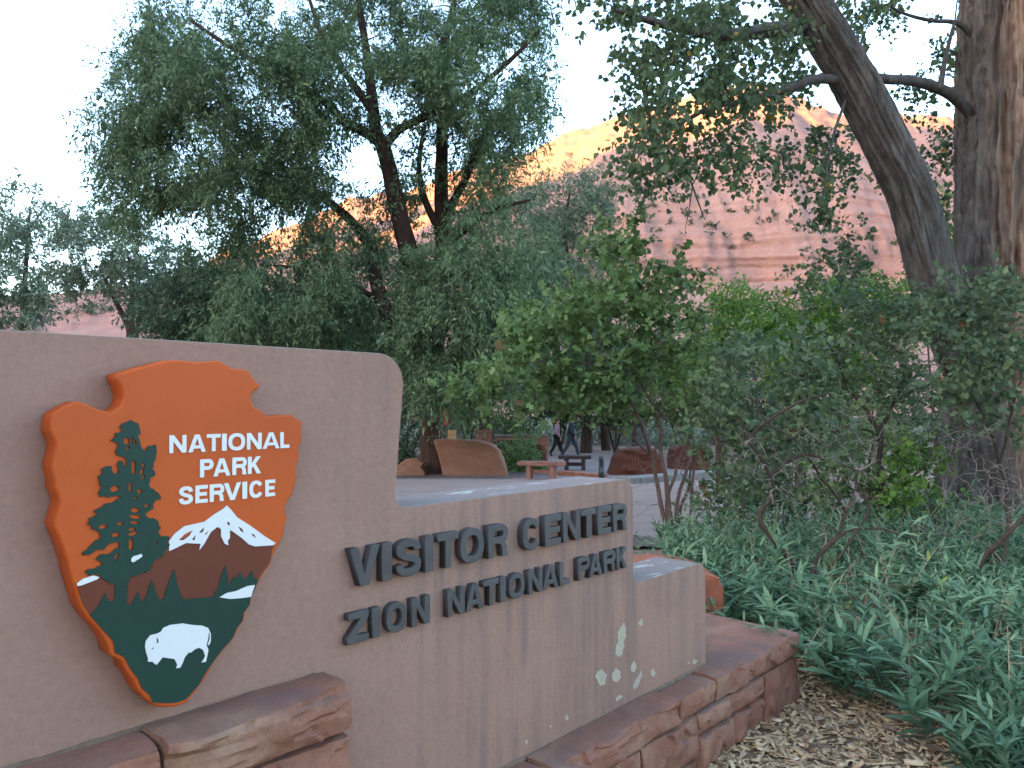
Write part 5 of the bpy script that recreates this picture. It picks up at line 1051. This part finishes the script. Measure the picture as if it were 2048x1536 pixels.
def mulch():
    r = np.random.default_rng(78)
    q = Nd('wood_chip'); at_ = q.n('ShaderNodeAttribute', attribute_name='tint')
    g = q.noise(q.co('Object', (1, 1, 1)), 60, 4)
    c = q.ramp(at_.outputs['Fac'], [(0, (0.16, 0.095, 0.05)), (.35, (0.40, 0.26, 0.135)), (.7, (0.56, 0.40, 0.225)), (1, (0.70, 0.54, 0.35))])
    q.col(q.mix(.3, c, q.ramp(g, [(.3, (.20, .12, .06)), (.7, (.60, .44, .27))]))); q.rough(.9)
    n0 = 34000; p = r.uniform([.2, 2.0], [4.6, 6.2], (n0, 2))
    uu = p @ DU; ww = p @ NO + WD
    keep = (ww > FW - .02) | (uu > 4.2); keep &= r.uniform(0, 1, n0) < np.where((p[:, 0] < 2.6), 1, .35)
    p = p[keep]; n = len(p)
    az = r.uniform(0, 6.28, n); tl = r.normal(0, .3, n); L = r.uniform(.012, .034, n) * r.choice([1, 1, 1.35], n); Wd = L * r.uniform(.16, .4, n); Th = r.uniform(.0015, .004, n)
    D = np.stack([np.cos(az) * np.cos(tl), np.sin(az) * np.cos(tl), np.sin(tl)], -1); X = norm(np.cross(D, np.array([0, 0, 1.0]) + r.normal(0, .35, (n, 3)))); Nn = np.cross(X, D)
    C = np.stack([p[:, 0], p[:, 1], r.uniform(-.004, .026, n) + .012 * fbm(np.stack([p[:, 0] * 5, p[:, 1] * 5, p[:, 0] * 0], -1), 2)], -1)
    t = np.array([(-1, -.8, 0), (-.9, .9, 0), (.7, 1, 0), (1, -.6, 0), (-1, -.8, 1), (-.9, .9, 1), (.7, 1, 1), (1, -.6, 1)], float)
    V = C[:, None] + t[None, :, 0:1] * (D * L[:, None])[:, None] + t[None, :, 1:2] * (X * Wd[:, None])[:, None] + t[None, :, 2:3] * (Nn * Th[:, None])[:, None]
    f = np.array([(4, 7, 6, 5), (0, 4, 5, 1), (1, 5, 6, 2), (2, 6, 7, 3), (3, 7, 4, 0)]); Fa = (f[None] + (np.arange(n) * 8)[:, None, None]).reshape(-1, 4)
    ti = np.clip(r.normal(.5, .24, n), 0, 1)
    tag(mesh('wood_chip_mulch', V.reshape(-1, 3), Fa, q.m, tint=np.repeat(ti, 8)), 'tan wood chip mulch scattered along the stone base', 'mulch', kind='stuff')
    bed = mesh('mulch_bed', [(-3, -1, .0), (6, -1, .0), (6, 7, .0), (1.3, 7, .0), (-3, 1, .0)], [[0, 1, 2, 3, 4]], m_simple('mulch_soil', (0.20, 0.13, 0.085), .95, .4, 60, .6, 120)); tag(bed, kind='structure')
    # fallen cottonwood leaves
    m = 170; p = np.stack([r.uniform(1.3, 3.0, m), r.uniform(3.0, 5.2, m)], -1); k = ((p @ NO + WD) > FW + .03) | ((p @ DU) > 4.2); p = p[k]; m = len(p)
    P = np.stack([p[:, 0], p[:, 1], np.full(m, .03)], -1); az = r.uniform(0, 6.28, m)
    v, f2, t2 = leaf_arrays(P, np.stack([np.cos(az), np.sin(az), r.normal(0, .15, m)], -1), np.array([0, 0, 1.0]) + r.normal(0, .3, (m, 3)), r.uniform(.04, .075, m), .05, np.clip(r.normal(.5, .3, m), 0, .9), DELTA)
    tag(mesh('fallen_leaves', v, f2, m_leaf('dry_leaf', (0.09, 0.06, 0.045), (0.24, 0.16, 0.11), (0.38, 0.28, 0.20), trans=.1), tint=t2), 'dry brown fallen leaves scattered over the mulch', 'leaf litter', kind='stuff')
mulch()

def valley_brush():
    r = np.random.default_rng(80); n = 2600
    Yb = r.uniform(41, 112, n); X = r.uniform(-.75, .75, n) * Yb; k = ~((X > .5) & (X < 5.5) & (Yb < 44)); X, Yb = X[k], Yb[k]; n = len(X)
    A = np.stack([X, Yb, gz(X, Yb)], -1); sc = r.uniform(.35, .9, n); O = norm(np.abs(r.normal(0, 1, (n * 7, 3))) * np.array([1, 1, 1.2]) * np.where(r.uniform(0, 1, (n * 7, 3)) > .5, 1, [-1, -1, 1]))
    B = np.repeat(A, 7, 0) + O * np.repeat(sc, 7)[:, None] * .6
    v, f, t = sprays(B, O, r, 9, .5, .30, .11, LANCE, -.1, .5, np.repeat(.25 * fbm(A * .12, 2), 7))
    tag(mesh('valley_brush', v, f, M['leaf_sage'], tint=t), 'low grey-green brush covering the valley floor below the cliff', 'brush', kind='stuff')
valley_brush()
def scrub():
    r = np.random.default_rng(79); A = []
    lo, hi = CM[0][0] + 4, len(CANYON) - 8
    for _ in range(1500):
        j = r.integers(80, CANYON.shape[1] - 80); i = r.integers(lo, hi); A.append(CANYON[i, j])
    A = np.array(A); keep = fbm(A * .03, 3) > -.05; A = A[keep]; n = len(A)
    sc = r.uniform(.5, 1.5, n); O = norm(r.normal(0, 1, (n * 6, 3))); B = np.repeat(A, 6, 0) + O * np.repeat(sc, 6)[:, None] * np.array([1, 1, .6]) * .7
    v, f, t = sprays(B, O, r, 8, 1.0, .75, .4, LANCE, .0, .6)
    tag(mesh('hillside_scrub', v, f, M['leaf_dark'], tint=t), 'small dark scrub dotted over the red canyon wall', 'scrub', kind='stuff')
scrub()

# ================================================================== ROCKS
def slab_rock(name, label, outline, Y, thick, mat, seed, rough=.06, group=None, sub=3):
    """a boulder with the outline seen in the photograph, real depth and a broken surface"""
    P = np.array([at(x, y, Y) for x, y in outline]); b = np.array([P[:, 0].mean(), Y + thick / 2, P[:, 2].min()])
    n = len(P); Q = []
    for i in range(n):
        for t in np.arange(sub) / sub: Q.append(P[i] + (P[(i + 1) % n] - P[i]) * t)
    Q = np.array(Q); c = Q.mean(0); N = len(Q); V = []
    lay = [(.0, .02), (.0, .2), (.0, .4), (.0, .58), (.0, .74), (.0, .86), (.0, .94), (.03, .985), (.25, 1.0), (.55, 1.02), (.8, .97), (.95, .86), (1.0, .6), (1.0, .3), (1.0, .0)]
    for d, s_ in lay:
        q = c + (Q - c) * s_; q[:, 1] = Y + d * thick; q[:, 2] = c[2] + (Q[:, 2] - c[2]) * s_; V.append(q)
    V = np.array(V).reshape(-1, 3)
    f = fbm(V * (1.8 / max(.4, thick)) + seed, 4); g = fbm(V * (6 / max(.4, thick)) + seed, 3)
    V = V + norm(V - (c + np.array([0, thick / 2, 0]))) * (rough * f + rough * .35 * g)[:, None]
    strat = fbm(np.stack([V[:, 0] * .6, V[:, 1] * .6, V[:, 2] * 7 + seed + V[:, 0] * 2], -1), 2); V[:, 1] += np.where(V[:, 1] < Y + thick * .3, .35 * rough * strat, 0)
    o = mesh(name, V - b, np.concatenate([grid_faces(len(lay), N, True)]), mat, None, True); o.data.set_sharp_from_angle(angle=R(24)); o.location = b
    return tag(o, label, 'boulder', group)
YB = ground(950, 952)[1]
slab_rock('boulder', 'large flat-faced red boulder in front of the willow trunk', [(866, 881), (882, 879), (898, 880), (930, 880), (958, 882), (983, 890), (998, 902), (1007, 925), (1018, 962), (950, 964), (886, 962), (880, 930), (874, 905)], YB, .9, M['boulder'], 3, .05)
slab_rock('boulder', 'low pink rock at the left of the willow trunk beside the stucco end', [(772, 962), (785, 940), (809, 918), (833, 917), (847, 926), (841, 936), (850, 945), (848, 962)], YB + .1, .6, M['boulder'], 9, .06)
slab_rock('boulder', 'dark shaded boulder behind the round bush left of the walkers', [(980, 960), (984, 885), (1000, 878), (1060, 880), (1092, 892), (1100, 960)], 25.0, 1.0, M['boulder_shaded'], 14, .12)
slab_rock('boulder', 'dark red boulder behind the bollard', [(1222, 965), (1226, 915), (1240, 899), (1275, 893), (1310, 900), (1330, 925), (1338, 965)], 21.5, 1.0, M['boulder_shaded'], 17, .16)
slab_rock('boulder', 'rust red boulder seen through the maple stems past the kerb', [(1340, 945), (1346, 900), (1372, 884), (1405, 890), (1420, 915), (1424, 945)], 24.5, 1.0, M['boulder_shaded'], 21, .16)
slab_rock('boulder', 'smooth orange boulder behind the lowest end of the sign wall', [(1215, 1300), (1222, 1160), (1262, 1142), (1330, 1136), (1405, 1144), (1436, 1156), (1448, 1180), (1452, 1300)], 5.0, .6, M['boulder_orange'], 26, .05)

# ================================================================== PLAZA FURNITURE
M['timber'] = m_simple('red_timber', (0.22, 0.105, 0.075), .75, .25, 6, .4, 50)
M['timber_dark'] = m_simple('dark_timber', (0.075, 0.045, 0.040), .75, .25, 6, .4, 50)
M['metal_dark'] = m_simple('dark_metal', (0.025, 0.032, 0.036), .5, .15, 8, .05, 60, .5)
M['brick'] = make_sandstone('wall_stone', (0.26, 0.10, 0.07), (0.36, 0.155, 0.10), (0.42, 0.20, 0.13), 2.0, .1)
def box_part(name, lo, hi, mat, parent, bev=.012):
    bm = bmesh.new(); box_bm(bm, lo, hi); bevel_all(bm, bev); return from_bm(name, bm, mat, parent)
def bench(label, p, rz, L, mat, h=.46):
    t = thing('bench', label, 'bench', p, rz)
    box_part('seat', (-L / 2, -.2, h - .11), (L / 2, .2, h), mat, t, .02)
    for s_ in (-1, 1): box_part('leg', (s_ * L * .26 - .06, -.17, 0), (s_ * L * .26 + .06, .17, h - .108), mat, t, .015)
    box_part('stretcher', (-L * .26 + .062, -.05, .14), (L * .26 - .062, .05, .25), mat, t, .012)
    return t
bench('red timber bench nearest the sign wall on the plaza', ground(1083, 958), R(-14), 1.22, M['timber'])
bench('dark timber bench standing behind the red bench', ground(1150, 941), R(-8), 1.0, M['timber_dark'], .47)
# low stone edging in front of the far bench
e0, e1 = ground(1112, 951), ground(1200, 957); d = e1 - e0
ed = thing('stone_edging', 'low stone edging strip in front of the dark bench', 'edging', e0, math.atan2(d[1], d[0]))
Ln = math.hypot(d[0], d[1])
for k in range(5): box_part('stone', (Ln * k / 5 + .008, 0, -.05), (Ln * (k + 1) / 5 - .008, .3, .13 + .01 * math.sin(k * 7)), M['brick'], ed, .015)
# bollard lamp with louvres
pb = ground(1203, 958)
bo = thing('bollard', 'short dark bollard lamp with louvred head beside the dark bench', 'bollard', pb)
def lathe(name, prof, mat, parent, n=24):
    a = np.linspace(0, 2 * np.pi, n, endpoint=False); V = np.array([[(r_ * np.cos(t), r_ * np.sin(t), z) for t in a] for r_, z in prof]).reshape(-1, 3)
    return mesh(name, V, grid_faces(len(prof), n, True), mat, parent, True, local=True)
lathe('post', [(.0, 0), (.078, 0), (.078, .34), (.05, .342), (.05, .52), (0, .52)], M['metal_dark'], bo)
for k in range(4): lathe('louvre', [(.052, .372 + k * .042), (.082, .362 + k * .042), (.082, .372 + k * .042), (.052, .386 + k * .042)], M['kerb'] if k == 9 else M['metal_dark'], bo)
lathe('cap', [(.082, .525), (.08, .55), (.062, .58), (.03, .598), (0, .602)], M['metal_dark'], bo)
# pavilion: stone pier, dark posts, beam
YP = 36.0; pp = gbase(966, YP); pp[2] += .05
pv = thing('pavilion', 'dark-posted pavilion on a red stone pier behind the big boulder', 'pavilion', pp)
sx = lambda x: (x - 966) / F * YP
h0 = float(at(0, 863, YP)[2] - pp[2]); ht = float(at(0, 776, YP)[2] - pp[2])
pier = box_part('pier', (sx(951) + .02, -.33, 0), (sx(984) - .02, .33, h0 - .012), M['mortar'], pv)
for k in range(6):
    for j in range(2 if k % 2 else 3):
        n = 2 if k % 2 else 3; w_ = (sx(984) - sx(951)) / n
        box_part('pier_stone', (sx(951) + j * w_ + .012, -.36, k * h0 / 6 + .008), (sx(951) + (j + 1) * w_ - .012, .36, (k + 1) * h0 / 6 - .008), M['brick'], pier, .012)
box_part('pier_cap', (sx(949), -.4, h0), (sx(986), .4, h0 + .05), M['brick'], pv)
for a_, b_ in ((945, 953), (958, 967)): box_part('post', (sx(a_), -.1, h0 + .052), (sx(b_), .1, ht), M['timber_dark'], pv)
box_part('post', (sx(974.5), .4, .05), (sx(979), .5, ht), M['timber_dark'], pv)
box_part('beam', (sx(880), -.16, ht + .002), (sx(1000), .16, ht + .30), M['timber_dark'], pv)
box_part('roof', (sx(872), -1.6, ht + .302), (sx(1008), 1.8, ht + .46), M['timber_dark'], pv)
for x_ in (886,): box_part('post', (sx(x_), .1, 0), (sx(x_ + 5), .3, ht), M['timber_dark'], pv)
# low stone wall running right from the pier
lw = thing('stone_wall', 'low red stone wall with flat capstones right of the pavilion pier', 'wall', gbase(1040, 36.2) + np.array([0, 0, .05]))
s2 = lambda x: (x - 1040) / F * 36.2
hw = float(at(0, 873, 36.2)[2]) - lw['loc'][2]
wcore = box_part('mortar_core', (s2(987) + .02, -.2, 0), (s2(1095) - .02, .2, hw - .01), M['mortar'], lw)
rr_ = np.random.default_rng(4)
for k in range(4):
    x = s2(987) - (.2 if k % 2 else 0)
    while x < s2(1094):
        w_ = rr_.uniform(.28, .5); x1 = min(x + w_, s2(1096)); box_part('wall_stone', (max(x, s2(987)) + .012, -.22 - rr_.uniform(0, .02), k * hw / 4 + .008), (x1 - .012, .22, (k + 1) * hw / 4 - .008), M['brick'], wcore, .012) if x1 - max(x, s2(987)) > .08 else None; x = x1
for k in range(5): box_part('capstone', (s2(987) + k * (s2(1095) - s2(987)) / 5 + .006, -.28, hw), (s2(987) + (k + 1) * (s2(1095) - s2(987)) / 5 - .006, .28, hw + .09), M['plaza'], lw, .015)
# notice board and tan plinth beside the willow trunk
nb = thing('notice_board', 'narrow rust-orange notice board on a dark post right of the willow trunk', 'notice board', gbase(893, 33))
s3 = lambda x: (x - 893) / F * 33
z_ = lambda y, Y_, p: float(at(0, y, Y_)[2] - p['loc'][2])
box_part('panel', (s3(885), -.05, z_(851, 33, nb)), (s3(898), .03, z_(816, 33, nb)), m_simple('rust_panel', (.36, .085, .03), .6), nb)
box_part('post', (s3(898.3), -.05, 0), (s3(900.3), .05, z_(814, 33, nb)), M['metal_dark'], nb)
pl = thing('plinth', 'tan wooden plinth with a small dark box on top by the willow trunk', 'plinth', gbase(904, 31.5))
s4 = lambda x: (x - 904) / F * 31.5
box_part('body', (s4(896), -.16, 0), (s4(912), .16, z_(860, 31.5, pl)), m_simple('tan_wood', (.42, .24, .12), .7), pl)
bx_ = box_part('top_box', (s4(900), -.14, z_(859.6, 31.5, pl)), (s4(911), .14, z_(852, 31.5, pl)), M['metal_dark'], pl)

# ================================================================== THE TWO WALKERS
def skin(name, J, E, mat, parent, sub=2, root=0):
    me = bpy.data.meshes.new('sk'); keys = list(J); ix = {k: i for i, k in enumerate(keys)}
    me.from_pydata([J[k][0] for k in keys], [(ix[a], ix[b]) for a, b in E], [])
    o = bpy.data.objects.new('sk', me); COL.objects.link(o)
    o.modifiers.new('Skin', 'SKIN'); o.modifiers.new('Sub', 'SUBSURF').levels = sub
    for k in keys:
        sv = me.skin_vertices[0].data[ix[k]]; r_ = J[k][1]; sv.radius = r_ if isinstance(r_, tuple) else (r_, r_); sv.use_root = keys.index(k) == root
    dg = bpy.context.evaluated_depsgraph_get(); m2 = bpy.data.meshes.new_from_object(o.evaluated_get(dg))
    bpy.data.objects.remove(o); bpy.data.meshes.remove(me)
    m2.polygons.foreach_set('use_smooth', np.ones(len(m2.polygons), bool)); m2.materials.clear(); m2.materials.append(mat); m2.name = name
    return link(bpy.data.objects.new(name, m2), parent)
M['skin'] = m_simple('skin', (.38, .20, .14), .6, .08, 6, .05)
M['hair'] = m_simple('dark_hair', (.022, .015, .012), .6, .2, 30, .3, 80)
M['shoe'] = m_simple('black_shoe', (.02, .02, .022), .6, .1)
def walker(label, p, H, stride, jacket, trousers, rz, arm, width=1.0):
    t = thing('person', label, 'person', p, rz); k = H / 1.75
    V = lambda x, y, z: (x * k, y * k, z * k)
    s = stride
    J = {'pelvis': (V(0, 0, .98), .10 * k), 'waist': (V(.01, 0, 1.12), .095 * k), 'chest': (V(.03, 0, 1.32), .115 * k), 'neck0': (V(.035, 0, 1.46), .06 * k), 'neck1': (V(.05, 0, 1.53), .048 * k), 'head0': (V(.065, 0, 1.61), (.078 * k, .085 * k)), 'head1': (V(.06, 0, 1.70), (.07 * k, .08 * k)),
         'nose': (V(.150, 0, 1.63), .014 * k)}
    E = [('pelvis', 'waist'), ('waist', 'chest'), ('chest', 'neck0'), ('neck0', 'neck1'), ('neck1', 'head0'), ('head0', 'head1'), ('head0', 'nose')]
    for sd, nm, lf in ((1, 'l', 1), (-1, 'r', -1)):
        fx = s * lf
        J.update({'hip' + nm: (V(.0, .085 * sd, .93), .085 * k), 'knee' + nm: (V(fx * .52 + .05, .09 * sd, .50), .056 * k), 'ank' + nm: (V(fx - (.04 if lf < 0 else 0), .09 * sd, .09 if lf > 0 else .13), .036 * k), 'toe' + nm: (V(fx + .15 - (.06 if lf < 0 else 0), .095 * sd, .035), .032 * k),
                  'sh' + nm: (V(.03, .17 * sd * width, 1.40), .062 * k), 'el' + nm: (V(.0 - arm * lf * .10, .22 * sd * width, 1.13), .044 * k), 'wr' + nm: (V(.08 - arm * lf * .22, .21 * sd * width, .90), .030 * k), 'pa' + nm: (V(.10 - arm * lf * .24, .205 * sd * width, .83), (.030 * k, .018 * k))})
        E += [('pelvis', 'hip' + nm), ('hip' + nm, 'knee' + nm), ('knee' + nm, 'ank' + nm), ('ank' + nm, 'toe' + nm), ('chest', 'sh' + nm), ('sh' + nm, 'el' + nm), ('el' + nm, 'wr' + nm), ('wr' + nm, 'pa' + nm)]
        px_, py_, pz_ = .10 - arm * lf * .24, .205 * sd * width, .83
        for q, (dx, ln) in enumerate(((-.024, .07), (-.008, .082), (.008, .08), (.022, .065))):
            J['f%s%da' % (nm, q)] = (V(px_ + dx, py_, pz_ - .035), .0085 * k); J['f%s%db' % (nm, q)] = (V(px_ + dx + .012, py_ - .006 * sd, pz_ - .035 - ln), .007 * k)
            E += [('pa' + nm, 'f%s%da' % (nm, q)), ('f%s%da' % (nm, q), 'f%s%db' % (nm, q))]
        J['th' + nm] = (V(px_ + .045, py_ - .01 * sd, pz_ - .02), .009 * k); E.append(('wr' + nm, 'th' + nm))
    skin('body', J, E, M['skin'], t)
    g = lambda keys, ad: {q: (J[q][0], (J[q][1] if not isinstance(J[q][1], tuple) else J[q][1][0]) + ad * k) for q in keys}
    Jj = g(['pelvis', 'waist', 'chest', 'neck0', 'shl', 'ell', 'wrl', 'shr', 'elr', 'wrr'], .030); Jj['pelvis'] = (V(0, 0, .92), .155 * k); Jj['waist'] = (Jj['waist'][0], .155 * k); Jj['chest'] = (Jj['chest'][0], .175 * k)
    skin('jacket', Jj, [('pelvis', 'waist'), ('waist', 'chest'), ('chest', 'neck0'), ('chest', 'shl'), ('shl', 'ell'), ('ell', 'wrl'), ('chest', 'shr'), ('shr', 'elr'), ('elr', 'wrr')], jacket, t)
    Jt = g(['pelvis', 'hipl', 'kneel', 'ankl', 'hipr', 'kneer', 'ankr'], .028)
    skin('trousers', Jt, [('pelvis', 'hipl'), ('hipl', 'kneel'), ('kneel', 'ankl'), ('pelvis', 'hipr'), ('hipr', 'kneer'), ('kneer', 'ankr')], trousers, t)
    for nm in 'lr': skin('shoe', g(['ank' + nm, 'toe' + nm], .012), [('ank' + nm, 'toe' + nm)], M['shoe'], t, 1)
    skin('hair', {'a': (V(.035, 0, 1.60), .072 * k), 'b': (V(.035, 0, 1.72), .088 * k), 'c': (V(.085, 0, 1.765), .055 * k)}, [('a', 'b'), ('b', 'c')], M['hair'], t)
    return t
YW = 33.0
def wpos(x, Y_): p = gbase(x, Y_); p[2] += .065; return p
walker('person in a dark jacket and dark trousers striding right past the benches', wpos(1141, 32.4), 1.78, .33, m_simple('navy_jacket', (.022, .026, .04), .8, .2, 10), m_simple('slate_trousers', (.03, .045, .06), .8, .2, 10), R(-12), .6, 1.12)
walker('person in a pink and mauve top and black leggings walking behind the taller walker', wpos(1113, 33.6), 1.66, .26, m_simple('pink_top', (.34, .20, .25), .8, .35, 14), m_simple('black_leggings', (.012, .012, .014), .8, .2, 10), R(-12), .5, .95)
